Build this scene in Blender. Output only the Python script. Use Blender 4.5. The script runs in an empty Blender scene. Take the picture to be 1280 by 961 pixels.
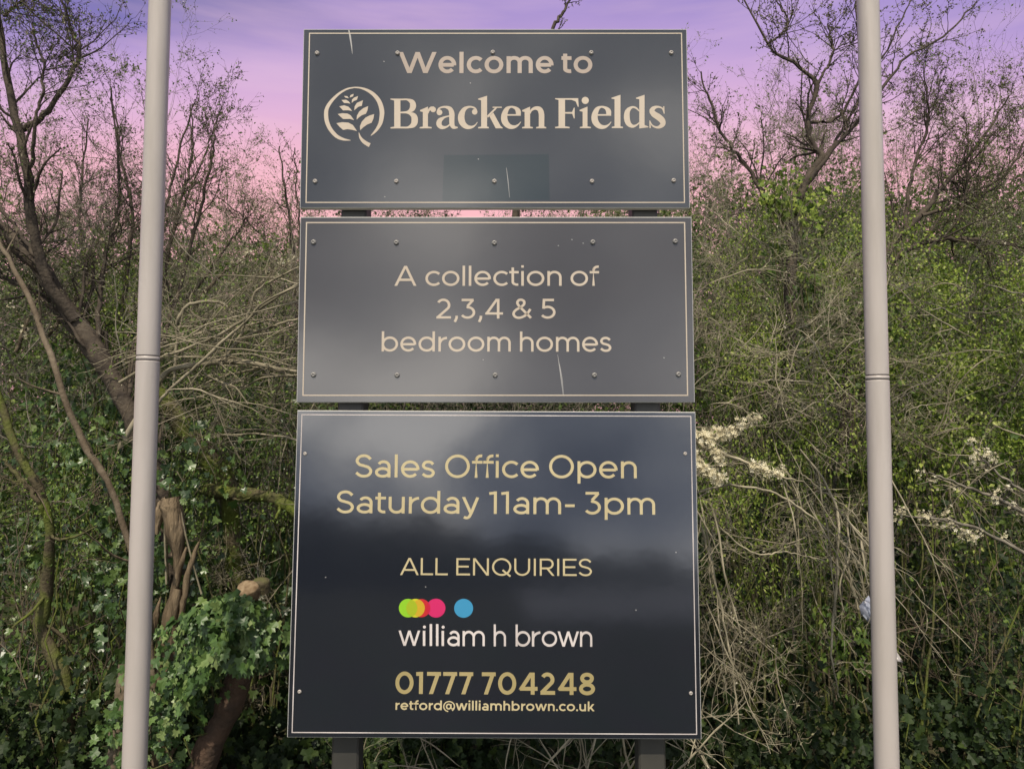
import bpy, math, random
import numpy as np
from mathutils import Vector, Matrix
from mathutils.geometry import tessellate_polygon

# ------------------------------------------------------------------ camera, sky, sun, exposure
SC = bpy.context.scene
COL = SC.collection
F, PITCH, EYE = 924.0, math.radians(3.2), 1.6          # focal length in photo pixels (1280 wide)
cam = bpy.data.objects.new('camera', bpy.data.cameras.new('camera'))
COL.objects.link(cam)
cam.location = (0, 0, EYE)
cam.rotation_euler = (math.pi/2 + PITCH, 0, 0)
cam.data.sensor_width = 36
cam.data.lens = 36*F/1280
cam.data.clip_end = 2000
cam.data.clip_start = 0.05
SC.camera = cam

SUN_EL, SUN_AZ = math.radians(58), math.radians(-170)   # azimuth from +Y (clockwise): behind the camera, to its left
W = bpy.data.worlds.new('World'); SC.world = W; W.use_nodes = True
nt = W.node_tree; nt.nodes.clear()
def wn(t, **k):
    n = nt.nodes.new(t)
    for a, b in k.items(): setattr(n, a, b)
    return n
def wl(a, b): nt.links.new(a, b)
out = wn('ShaderNodeOutputWorld')
tc = wn('ShaderNodeTexCoord'); sep = wn('ShaderNodeSeparateXYZ'); wl(tc.outputs['Generated'], sep.inputs[0])
# dusk gradient by elevation
yz = wn('ShaderNodeCombineXYZ'); wl(sep.outputs['Y'], yz.inputs['Y']); wl(sep.outputs['Z'], yz.inputs['Z'])
yzn = wn('ShaderNodeVectorMath', operation='NORMALIZE'); wl(yz.outputs[0], yzn.inputs[0])
els = wn('ShaderNodeSeparateXYZ'); wl(yzn.outputs[0], els.inputs[0])          # height over the hedge line
dusk = wn('ShaderNodeValToRGB'); wl(els.outputs['Z'], dusk.inputs[0])
def ramp(node, stops):
    cr = node.color_ramp
    while len(cr.elements) > 1: cr.elements.remove(cr.elements[0])
    cr.elements[0].position = stops[0][0]; cr.elements[0].color = (*stops[0][1], 1)
    for p, c in stops[1:]:
        e = cr.elements.new(p); e.color = (*c, 1)
ramp(dusk, [(0.0, (1.12, .60, .62)), (0.27, (1.12, .59, .63)), (0.345, (1.02, .56, .69)), (0.40, (.84, .52, .78)),
            (0.46, (.62, .43, .78)), (0.53, (.44, .335, .74)), (0.65, (.32, .27, .66)), (1.0, (.25, .25, .52))])
# darker violet cloud bank on the dusk side
mp = wn('ShaderNodeMapping'); mp.inputs['Scale'].default_value = (2.6, 2.6, 11); wl(tc.outputs['Generated'], mp.inputs[0])
nz = wn('ShaderNodeTexNoise'); nz.inputs['Scale'].default_value = 1.6; nz.inputs['Detail'].default_value = 6; wl(mp.outputs[0], nz.inputs[0])
cm = wn('ShaderNodeMapRange'); cm.inputs['From Min'].default_value = .40; cm.inputs['From Max'].default_value = .62; wl(nz.outputs[0], cm.inputs[0])
hz = wn('ShaderNodeMapRange'); hz.inputs['From Min'].default_value = .445; hz.inputs['From Max'].default_value = .51; wl(els.outputs['Z'], hz.inputs[0])
hx = wn('ShaderNodeMapRange'); hx.inputs['From Min'].default_value = -.05; hx.inputs['From Max'].default_value = -.36; hx.inputs['To Min'].default_value = .22; wl(sep.outputs['X'], hx.inputs[0])
cb = wn('ShaderNodeMapRange'); wl(cm.outputs[0], cb.inputs[0]); cb.inputs['To Min'].default_value = .35
m1 = wn('ShaderNodeMath', operation='MULTIPLY'); wl(cb.outputs[0], m1.inputs[0]); wl(hz.outputs[0], m1.inputs[1])
m2 = wn('ShaderNodeMath', operation='MULTIPLY'); wl(m1.outputs[0], m2.inputs[0]); wl(hx.outputs[0], m2.inputs[1])
dmix = wn('ShaderNodeMix', data_type='RGBA'); wl(m2.outputs[0], dmix.inputs[0]); wl(dusk.outputs[0], dmix.inputs[6]); dmix.inputs[7].default_value = (.15, .155, .46, 1)
mps = wn('ShaderNodeMapping'); mps.inputs['Scale'].default_value = (1.6, 1.6, 13); mps.inputs['Rotation'].default_value = (0, .12, 0); wl(tc.outputs['Generated'], mps.inputs[0])
ns = wn('ShaderNodeTexNoise'); ns.inputs['Scale'].default_value = 1.5; ns.inputs['Detail'].default_value = 5; wl(mps.outputs[0], ns.inputs[0])
sm = wn('ShaderNodeMapRange'); wl(ns.outputs[0], sm.inputs[0])
for a_, b_ in (('From Min', .48), ('From Max', .72), ('To Min', 0), ('To Max', .34)): sm.inputs[a_].default_value = b_
dst = wn('ShaderNodeMix', data_type='RGBA'); wl(sm.outputs[0], dst.inputs[0]); wl(dmix.outputs[2], dst.inputs[6]); dst.inputs[7].default_value = (1.05, .72, .82, 1)
# broken grey cloud on the side behind the camera
nb = wn('ShaderNodeTexNoise'); nb.inputs['Scale'].default_value = 4.2; nb.inputs['Detail'].default_value = 5; nb.inputs['Roughness'].default_value = .5
mpb = wn('ShaderNodeMapping'); mpb.inputs['Location'].default_value = (4.3, 1.2, 2.1); mpb.inputs['Scale'].default_value = (1, 1, 1.7)
wl(tc.outputs['Generated'], mpb.inputs[0]); wl(mpb.outputs[0], nb.inputs[0])
cloud = wn('ShaderNodeValToRGB'); wl(nb.outputs[0], cloud.inputs[0])
ramp(cloud, [(0.36, (.30, .36, .50)), (0.47, (.72, .79, .95)), (0.56, (1.34, 1.36, 1.42)), (0.64, (3.0, 2.9, 2.8))])
sky = wn('ShaderNodeTexSky', sky_type='NISHITA', sun_disc=False, sun_elevation=SUN_EL, sun_rotation=SUN_AZ, dust_density=2.0)
sks = wn('ShaderNodeMix', data_type='RGBA', blend_type='MULTIPLY'); sks.inputs[0].default_value = 1
wl(sky.outputs[0], sks.inputs[6]); sks.inputs[7].default_value = (.07, .07, .07, 1)
low = wn('ShaderNodeMapRange'); wl(sep.outputs['Z'], low.inputs[0])
for a_, b_ in (('From Min', 0), ('From Max', .45), ('To Min', 1.9), ('To Max', .95)): low.inputs[a_].default_value = b_
clow = wn('ShaderNodeVectorMath', operation='SCALE'); wl(cloud.outputs[0], clow.inputs[0]); wl(low.outputs[0], clow.inputs['Scale'])
back = wn('ShaderNodeMix', data_type='RGBA'); back.inputs[0].default_value = .2; wl(clow.outputs[0], back.inputs[6]); wl(sks.outputs[2], back.inputs[7])
yb = wn('ShaderNodeMapRange', interpolation_type='SMOOTHSTEP'); yb.inputs['From Min'].default_value = .25; yb.inputs['From Max'].default_value = -.25; wl(sep.outputs['Y'], yb.inputs[0])
fin = wn('ShaderNodeMix', data_type='RGBA'); wl(yb.outputs[0], fin.inputs[0]); wl(dst.outputs[2], fin.inputs[6]); wl(back.outputs[2], fin.inputs[7])
bg = wn('ShaderNodeBackground'); bg.inputs['Strength'].default_value = 0.80; wl(fin.outputs[2], bg.inputs[0]); wl(bg.outputs[0], out.inputs[0])

sun = bpy.data.objects.new('sun', bpy.data.lights.new('sun', 'SUN')); COL.objects.link(sun)
sun.data.energy = 5.0; sun.data.angle = math.radians(1.2); sun.data.color = (1, .90, .74)
sd = Vector((math.sin(SUN_AZ)*math.cos(SUN_EL), math.cos(SUN_AZ)*math.cos(SUN_EL), math.sin(SUN_EL)))
sun.rotation_euler = (-sd).to_track_quat('-Z', 'Y').to_euler()
SC.view_settings.view_transform = 'Standard'; SC.view_settings.look = 'None'
SC.view_settings.exposure = 0.17; SC.view_settings.gamma = 1; SC.view_settings.use_curve_mapping = False
SC.render.engine = 'CYCLES'
SC.cycles.max_bounces = 6; SC.cycles.transparent_max_bounces = 4

# ------------------------------------------------------------------ helpers
CP, SP = math.cos(PITCH), math.sin(PITCH)
def ray(px, py):
    a, b = (px-640)/F, (480.5-py)/F
    return Vector((a, CP - b*SP, SP + b*CP))
def at(px, py, Y):
    d = ray(px, py); t = Y/d.y
    return Vector((0, 0, EYE)) + d*t
def PX(Y): return Y/F

def mat(name, col, rough=.6, spec=.3, noise=None, bump=None, metallic=0, stretch=None):
    """procedural: base colour mixed with a second one by noise; noise = (colour2, scale, lo, hi)"""
    m = bpy.data.materials.new(name); m.use_nodes = True
    t = m.node_tree; p = t.nodes['Principled BSDF']
    p.inputs['Roughness'].default_value = rough; p.inputs['Specular IOR Level'].default_value = spec
    p.inputs['Metallic'].default_value = metallic
    p.inputs['Base Color'].default_value = (*col, 1)
    co = t.nodes.new('ShaderNodeTexCoord')
    if stretch:
        mpg = t.nodes.new('ShaderNodeMapping'); mpg.inputs['Scale'].default_value = stretch
        t.links.new(co.outputs['Object'], mpg.inputs[0]); src = mpg.outputs[0]
    else: src = co.outputs['Object']
    if noise:
        c2, sc, lo, hi = noise
        n = t.nodes.new('ShaderNodeTexNoise'); n.inputs['Scale'].default_value = sc; n.inputs['Detail'].default_value = 6
        t.links.new(src, n.inputs[0])
        r = t.nodes.new('ShaderNodeMapRange'); r.inputs['From Min'].default_value = lo; r.inputs['From Max'].default_value = hi
        t.links.new(n.outputs[0], r.inputs[0])
        x = t.nodes.new('ShaderNodeMix'); x.data_type = 'RGBA'
        x.inputs[6].default_value = (*col, 1); x.inputs[7].default_value = (*c2, 1)
        t.links.new(r.outputs[0], x.inputs[0]); t.links.new(x.outputs[2], p.inputs['Base Color'])
    if bump:
        sc, st, di = bump
        n = t.nodes.new('ShaderNodeTexNoise'); n.inputs['Scale'].default_value = sc; n.inputs['Detail'].default_value = 4
        t.links.new(src, n.inputs[0])
        b = t.nodes.new('ShaderNodeBump'); b.inputs['Strength'].default_value = st; b.inputs['Distance'].default_value = di
        t.links.new(n.outputs[0], b.inputs['Height']); t.links.new(b.outputs[0], p.inputs['Normal'])
    return m

def leafmat(name, stops, rough=.45, spec=.35, trans=.3):
    m = bpy.data.materials.new(name); m.use_nodes = True
    t = m.node_tree; p = t.nodes['Principled BSDF']; o = t.nodes['Material Output']
    a = t.nodes.new('ShaderNodeAttribute'); a.attribute_name = 'v'
    r = t.nodes.new('ShaderNodeValToRGB'); ramp(r, stops)
    t.links.new(a.outputs['Fac'], r.inputs[0]); t.links.new(r.outputs[0], p.inputs['Base Color'])
    p.inputs['Roughness'].default_value = rough; p.inputs['Specular IOR Level'].default_value = spec
    tr = t.nodes.new('ShaderNodeBsdfTranslucent'); t.links.new(r.outputs[0], tr.inputs[0])
    mx = t.nodes.new('ShaderNodeMixShader'); mx.inputs[0].default_value = trans
    t.links.new(p.outputs[0], mx.inputs[1]); t.links.new(tr.outputs[0], mx.inputs[2]); t.links.new(mx.outputs[0], o.inputs[0])
    return m

def mesh_np(name, verts, faces, mats, v=None, smooth=True, midx=None):
    me = bpy.data.meshes.new(name)
    verts = np.asarray(verts, dtype=np.float32).reshape(-1, 3)
    if not isinstance(faces, (list, tuple)): faces = [faces]
    faces = [np.asarray(f, dtype=np.int32) for f in faces if len(f)]
    li = np.concatenate([f.ravel() for f in faces])
    tot = np.concatenate([np.full(len(f), f.shape[1], dtype=np.int32) for f in faces])
    st = np.concatenate([[0], np.cumsum(tot)[:-1]]).astype(np.int32)
    me.vertices.add(len(verts)); me.vertices.foreach_set('co', verts.ravel())
    me.loops.add(len(li)); me.loops.foreach_set('vertex_index', li)
    me.polygons.add(len(tot)); me.polygons.foreach_set('loop_start', st)
    me.polygons.foreach_set('use_smooth', np.full(len(tot), smooth, dtype=bool))
    for m in (mats if isinstance(mats, (list, tuple)) else [mats]): me.materials.append(m)
    if midx is not None: me.polygons.foreach_set('material_index', np.asarray(midx, dtype=np.int32))
    if v is not None:
        a = me.attributes.new('v', 'FLOAT', 'POINT'); a.data.foreach_set('value', np.asarray(v, dtype=np.float32))
    me.update(calc_edges=True); me.validate()
    return me
def link(name, me, parent=None, M=None):
    o = bpy.data.objects.new(name, me); COL.objects.link(o)
    if parent: o.parent = parent
    if M is not None: o.matrix_local = M
    return o
def tag(o, label, cat=None, group=None, kind=None):
    if label: o['label'] = label
    if cat: o['category'] = cat
    if group: o['group'] = group
    if kind: o['kind'] = kind
    return o
def thing(name, loc, label, cat, group=None):
    o = link(name, None); o.location = loc; o.empty_display_size = .1
    return tag(o, label, cat, group)

def nrm(a): return a/np.maximum(np.linalg.norm(a, axis=-1, keepdims=True), 1e-9)

# ---- branches: arrays of polylines
def march(rng, P, D, L, n, wob, trop):
    """grow N polylines of n points from P along D, length L, wandering by wob and bending towards trop"""
    N = len(P); pts = np.zeros((N, n, 3)); pts[:, 0] = P; d = nrm(D); st = (L/(n-1))[:, None]
    trop = np.asarray(trop, float)
    for i in range(1, n):
        pts[:, i] = pts[:, i-1] + d*st
        d = nrm(d + rng.normal(0, wob, (N, 3)) + trop)
    return pts
def children(rng, pts, rad, m, ang, ratio, n, wob, trop, rm=.55, tmin=.2, L=None, tip=.35):
    """m side branches on each polyline"""
    N, k, _ = pts.shape; idx = np.repeat(np.arange(N), m); t = rng.uniform(tmin, 1, N*m)**.8*(k-1.001)
    i = t.astype(int); f = (t-i)[:, None]
    p = pts[idx, i]*(1-f) + pts[idx, i+1]*f
    tan = nrm(pts[idx, i+1]-pts[idx, i])
    perp = nrm(np.cross(tan, rng.normal(0, 1, (N*m, 3))))
    a = np.radians(rng.normal(ang, 12, N*m))[:, None]
    d = np.cos(a)*tan + np.sin(a)*perp
    plen = np.linalg.norm(np.diff(pts, axis=1), axis=2).sum(1)
    ln = (plen[idx] if L is None else L)*ratio*rng.uniform(.45, 1.25, N*m)*(1-.45*t/(k-1))
    r0 = (rad[idx, i]*(1-f[:, 0]) + rad[idx, i+1]*f[:, 0])*rm
    r0 = np.maximum(r0, .0011)
    c = march(rng, p, d, ln, n, wob, trop)
    return c, r0[:, None]*np.linspace(1, tip, n)[None, :]
def tubes(sets, sides=3):
    V, Fc, o = [], [], 0
    for s in sets:
        pts, rad = s[0], s[1]; sd_ = s[2] if len(s) > 2 else sides
        N, n, _ = pts.shape
        if N == 0: continue
        tan = nrm(np.gradient(pts, axis=1)); mean = nrm(tan.mean(1))
        ref = np.where(np.abs(mean[:, 2:3]) > .8, np.array([[1., 0, 0]]), np.array([[0, 0, 1.]]))[:, None, :]
        u = nrm(np.cross(tan, ref)); w = np.cross(tan, u)
        a = np.arange(sd_)*2*np.pi/sd_
        ring = pts[:, :, None] + rad[:, :, None, None]*(np.cos(a)[None, None, :, None]*u[:, :, None] + np.sin(a)[None, None, :, None]*w[:, :, None])
        V.append(ring.reshape(-1, 3))
        base = o + (np.arange(N)*n*sd_)[:, None, None] + (np.arange(n-1)*sd_)[None, :, None]
        j = np.arange(sd_)[None, None]; k = (j+1) % sd_
        q = np.stack([base+j, base+k, base+k+sd_, base+j+sd_], -1).reshape(-1, 4)
        Fc.append(q); o += N*n*sd_
    return np.concatenate(V), np.concatenate(Fc)
def smooth_path(ctrl, n):
    """Catmull-Rom through rows of ctrl (any number of columns)"""
    c = np.asarray(ctrl, float); c = np.vstack([2*c[0]-c[1], c, 2*c[-1]-c[-2]])
    m = len(c)-3; t = np.linspace(0, m-1e-6, n); i = t.astype(int); f = (t-i)[:, None]
    p0, p1, p2, p3 = c[i], c[i+1], c[i+2], c[i+3]
    return .5*((2*p1) + (p2-p0)*f + (2*p0-5*p1+4*p2-p3)*f**2 + (3*p1-p0-3*p2+p3)*f**3)
def limb(ctrl, n=26, knob=.0, seed=0):
    """(px, py, distance, width in photo pixels) -> one polyline with radii in metres"""
    rows = []
    for px, py, Y, w in ctrl:
        p = at(px, py, Y); rows.append((p.x, p.y, p.z, w*PX(Y)/2))
    s = smooth_path(rows, n)
    if knob:
        r = np.random.default_rng(seed); s[:, :3] += r.normal(0, knob, (n, 3))
        s[:, 3] *= 1+r.normal(0, .07, n)
    return s[None, :, :3], np.maximum(s[None, :, 3], .001)

# ---- leaves
LEAF = {}
def _leaf(name, v, f): LEAF[name] = (np.array(v, float), np.array(f))
_leaf('oval', [(0, 0, 0), (-.30, .45, .10), (0, 1, -.06), (.30, .45, .10)], [(0, 2, 1), (0, 3, 2)])
_leaf('lobed', [(0, 0, 0), (-.42, .30, .08), (-.22, .52, .05), (-.40, .86, .05), (0, 1, -.05), (.40, .86, .05), (.22, .52, .05), (.42, .30, .08), (0, .5, -.02)],
      [(8, 0, 7), (8, 7, 6), (8, 6, 5), (8, 5, 4), (8, 4, 3), (8, 3, 2), (8, 2, 1), (8, 1, 0)])
_iv = [(0, 0, 0), (-.30, -.14, .02), (-.52, .16, .07), (-.27, .36, .0), (-.36, .66, .05), (-.13, .66, 0), (0, 1.0, -.10),
       (.13, .66, 0), (.36, .66, .05), (.27, .36, .0), (.52, .16, .07), (.30, -.14, .02), (0, .36, -.03)]
_leaf('ivy', _iv, [(12, i, (i+1) % 12) for i in range(12)])
_leaf('bud', [(0, 0, 0), (-.3, .4, 0), (.3, .4, .0), (0, .4, .4), (0, 1, .1)], [(0, 1, 3), (0, 3, 2), (0, 2, 1), (1, 4, 3), (3, 4, 2), (2, 4, 1)])
_fl = [(0, 0, 0)]; _ff = []
for _k in range(5):
    _a = _k*2*math.pi/5
    for _r, _d in ((.30, -.42), (.95, -.32), (1.0, .32), (.30, .42)):
        _fl.append((_r*math.cos(_a+_d), _r*math.sin(_a+_d), .28*_r*_r))
    _b = 1+4*_k; _ff += [(0, _b, _b+3), (_b, _b+1, _b+2), (_b, _b+2, _b+3)]
_leaf('flower', _fl, _ff)
def leaves(rng, pos, tipd, nor, size, kind):
    tv, tf = LEAF[kind]; M = len(pos)
    y = nrm(tipd); x = nrm(np.cross(y, nor)); z = np.cross(x, y)
    s = np.broadcast_to(np.asarray(size, float), (M,))[:, None, None]
    V = pos[:, None] + s*(tv[None, :, 0:1]*x[:, None] + tv[None, :, 1:2]*y[:, None] + tv[None, :, 2:3]*z[:, None])
    Fc = (np.arange(M)*len(tv))[:, None, None] + tf[None]
    val = np.repeat(rng.uniform(0, 1, M), len(tv))
    return V.reshape(-1, 3), Fc.reshape(-1, 3), val
def on_twigs(rng, pts, m, tmin=.1):
    N, k, _ = pts.shape; idx = np.repeat(np.arange(N), m); t = rng.uniform(tmin, 1, N*m)*(k-1.001); i = t.astype(int); f = (t-i)[:, None]
    return pts[idx, i]*(1-f)+pts[idx, i+1]*f, nrm(pts[idx, i+1]-pts[idx, i])
def random_orient(rng, M, up=.6, face=.0):
    nor = nrm(rng.normal(0, .6, (M, 3)) + np.array([0, -face, up]))
    tip = nrm(rng.normal(0, 1, (M, 3)) + np.array([0, 0, -.2]))
    return tip, nor
def merge_leaf(parts):
    V, Fc, vv, o = [], [], [], 0
    for v, f, a in parts:
        V.append(v); Fc.append(f+o); vv.append(a); o += len(v)
    return np.concatenate(V), np.concatenate(Fc), np.concatenate(vv)

# ------------------------------------------------------------------ materials
M_bark = mat('grey brown bark', (.080, .060, .040), .85, .15, ((.155, .125, .088), 14, .35, .7), (60, .6, .01))
M_dark = mat('dark bark', (.040, .032, .026), .85, .15, ((.085, .068, .05), 18, .35, .7), (70, .6, .01))
M_moss = mat('mossy bark', (.075, .062, .038), .9, .1, ((.085, .105, .02), 7, .40, .62), (80, .7, .01))
M_twig = mat('grey twig', (.215, .19, .15), .8, .15, ((.075, .066, .052), 12, .35, .7))
M_dry = mat('dry pale twig', (.34, .30, .21), .75, .2, ((.10, .09, .058), 9, .35, .7))
M_cane = mat('buff cane', (.27, .235, .165), .75, .2, ((.10, .088, .055), 9, .35, .7))
M_wood = mat('torn wood', (.20, .15, .095), .85, .15, ((.085, .062, .038), 30, .38, .62), (60, 1, .02), stretch=(1, 1, .12))
M_cut = mat('sawn wood', (.21, .155, .095), .8, .15, ((.11, .072, .04), 40, .35, .65), (90, .5, .004))
M_red = mat('red brown bark', (.080, .050, .034), .85, .15, ((.045, .032, .024), 16, .35, .7), (50, .8, .012))
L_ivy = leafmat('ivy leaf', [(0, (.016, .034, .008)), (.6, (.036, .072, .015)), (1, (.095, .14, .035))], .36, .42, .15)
L_ivyl = leafmat('pale ivy leaf', [(0, (.022, .048, .012)), (.5, (.055, .105, .026)), (.85, (.105, .165, .045)), (1, (.17, .22, .08))], .42, .35, .2)  # ivy leaf in a paler range of greens
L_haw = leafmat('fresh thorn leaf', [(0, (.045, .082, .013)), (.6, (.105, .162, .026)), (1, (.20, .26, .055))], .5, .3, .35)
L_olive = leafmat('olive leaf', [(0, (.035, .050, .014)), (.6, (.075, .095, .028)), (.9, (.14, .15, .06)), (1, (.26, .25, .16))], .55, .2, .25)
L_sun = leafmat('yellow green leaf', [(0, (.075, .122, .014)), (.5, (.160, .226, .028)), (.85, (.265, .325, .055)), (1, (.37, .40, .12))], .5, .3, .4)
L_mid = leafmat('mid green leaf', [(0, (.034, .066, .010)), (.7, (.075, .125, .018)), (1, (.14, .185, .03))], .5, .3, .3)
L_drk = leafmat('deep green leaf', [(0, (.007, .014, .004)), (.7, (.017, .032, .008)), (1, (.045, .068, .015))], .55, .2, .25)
L_bud = leafmat('olive bud', [(0, (.085, .075, .04)), (.6, (.14, .13, .07)), (1, (.30, .27, .20))], .6, .2, .2)
L_pale = leafmat('pale bud', [(0, (.08, .08, .035)), (.5, (.15, .15, .065)), (.8, (.28, .27, .16)), (1, (.5, .47, .38))], .6, .2, .25)
L_flo = leafmat('cream blossom', [(0, (.56, .50, .32)), (.6, (.70, .64, .45)), (1, (.78, .74, .58))], .6, .2, .35)

# ------------------------------------------------------------------ setting: ground, road, hill behind the viewer
def grid_mesh(name, x0, x1, y0, y1, nx, ny, zf, m):
    xs, ys = np.linspace(x0, x1, nx), np.linspace(y0, y1, ny)
    X, Y = np.meshgrid(xs, ys); Z = zf(X, Y)
    V = np.stack([X, Y, Z], -1).reshape(-1, 3)
    i = (np.arange(ny-1)*nx)[:, None] + np.arange(nx-1)[None]
    q = np.stack([i, i+1, i+nx+1, i+nx], -1).reshape(-1, 4)
    return mesh_np(name, V, q, m)
def ground_z(X, Y):
    return -.125*np.clip(-Y-3, 0, 900) + .02*np.sin(X*1.7)*np.cos(Y*1.3)
M_soil = mat('leaf litter soil', (.045, .036, .024), .95, .1, ((.035, .05, .016), 3, .4, .6), (8, .8, .05))
tag(link('ground', grid_mesh('ground', -900, 900, -900, 900, 601, 601, ground_z, M_soil)), 'dark leaf littered soil under the hedge', kind='structure')
M_road = mat('pale concrete', (.22, .24, .27), .8, .2, ((.16, .175, .20), 1.5, .35, .65))
tag(link('road', grid_mesh('road', .2, 14, -40, -4.2, 40, 60, lambda X, Y: ground_z(X, Y)+.03, M_road)), 'pale concrete road behind the viewer', kind='structure')
_r = np.random.default_rng(5)
def hill_z(X, Y):
    top = -.2 - .17*np.clip(X+9, 0, 40) + .35*np.sin(X*.9)+.22*np.sin(X*2.3+1)+.12*np.sin(X*5.1)
    d = np.abs(Y+40)/6
    k = np.clip(1-d, 0, 1)**.6; g = ground_z(X, Y)-.3; return g*(1-k)+np.maximum(top, g)*k
M_scrub = mat('dark scrub', (.020, .028, .014), .95, .1, ((.035, .045, .018), 2, .4, .6))
tag(link('hill', grid_mesh('hill', -60, 40, -46, -34, 300, 25, hill_z, M_scrub)), 'dark scrubby bank mirrored in the lowest panel', kind='structure')

# ------------------------------------------------------------------ lettering
def ribbon(P, w, closed=False):
    """flat strip along a polyline, w a number or one width per point -> verts, quads"""
    P = np.asarray(P, float); n = len(P); w = np.broadcast_to(np.asarray(w, float), (n,))
    if closed: tp, tn = np.roll(P, 1, 0), np.roll(P, -1, 0)
    else: tp, tn = np.vstack([P[:1], P[:-1]]), np.vstack([P[1:], P[-1:]])
    a, b = P-tp, tn-P
    if not closed: a[0] = b[0]; b[-1] = a[-1]
    a, b = nrm(a), nrm(b); na, nb_ = np.stack([-a[:, 1], a[:, 0]], 1), np.stack([-b[:, 1], b[:, 0]], 1)
    m = nrm(na+nb_); c = np.maximum((m*na).sum(1), .35)
    off = m*(w/2/c)[:, None]
    V = np.concatenate([P+off, P-off]); i = np.arange(n if closed else n-1); j = (i+1) % n
    return V, np.stack([i, n+i, n+j, j], 1)
def arc(cx, cy, rx, ry, a0, a1, n=None):
    n = n or max(8, int(abs(a1-a0)/9)); t = np.radians(np.linspace(a0, a1, n))
    return np.stack([cx+rx*np.cos(t), cy+ry*np.sin(t)], 1)
def poly(P):
    tri = tessellate_polygon([[Vector((x, y, 0)) for x, y in P]])
    return np.asarray(P, float), np.array([t for t in tri])
class Ink:
    """collects flat shapes; each shape of a letter lies a hair above the one before"""
    def __init__(s): s.V, s.Q, s.T, s.o, s.k = [], [], [], 0, 0
    def new(s): s.k = 0
    def add(s, v, f):
        z = np.full((len(v), 1), s.k*5e-5); s.k += 1
        s.V.append(np.hstack([v, z])); (s.Q if f.shape[1] == 4 else s.T).append(f+s.o); s.o += len(v)
    def mesh(s, name, m, z0):
        V = np.concatenate(s.V); V = np.stack([V[:, 0], -V[:, 2]-z0, V[:, 1]], 1)
        return mesh_np(name, V, [np.concatenate(a) for a in (s.Q, s.T) if a], m, smooth=False)

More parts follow.
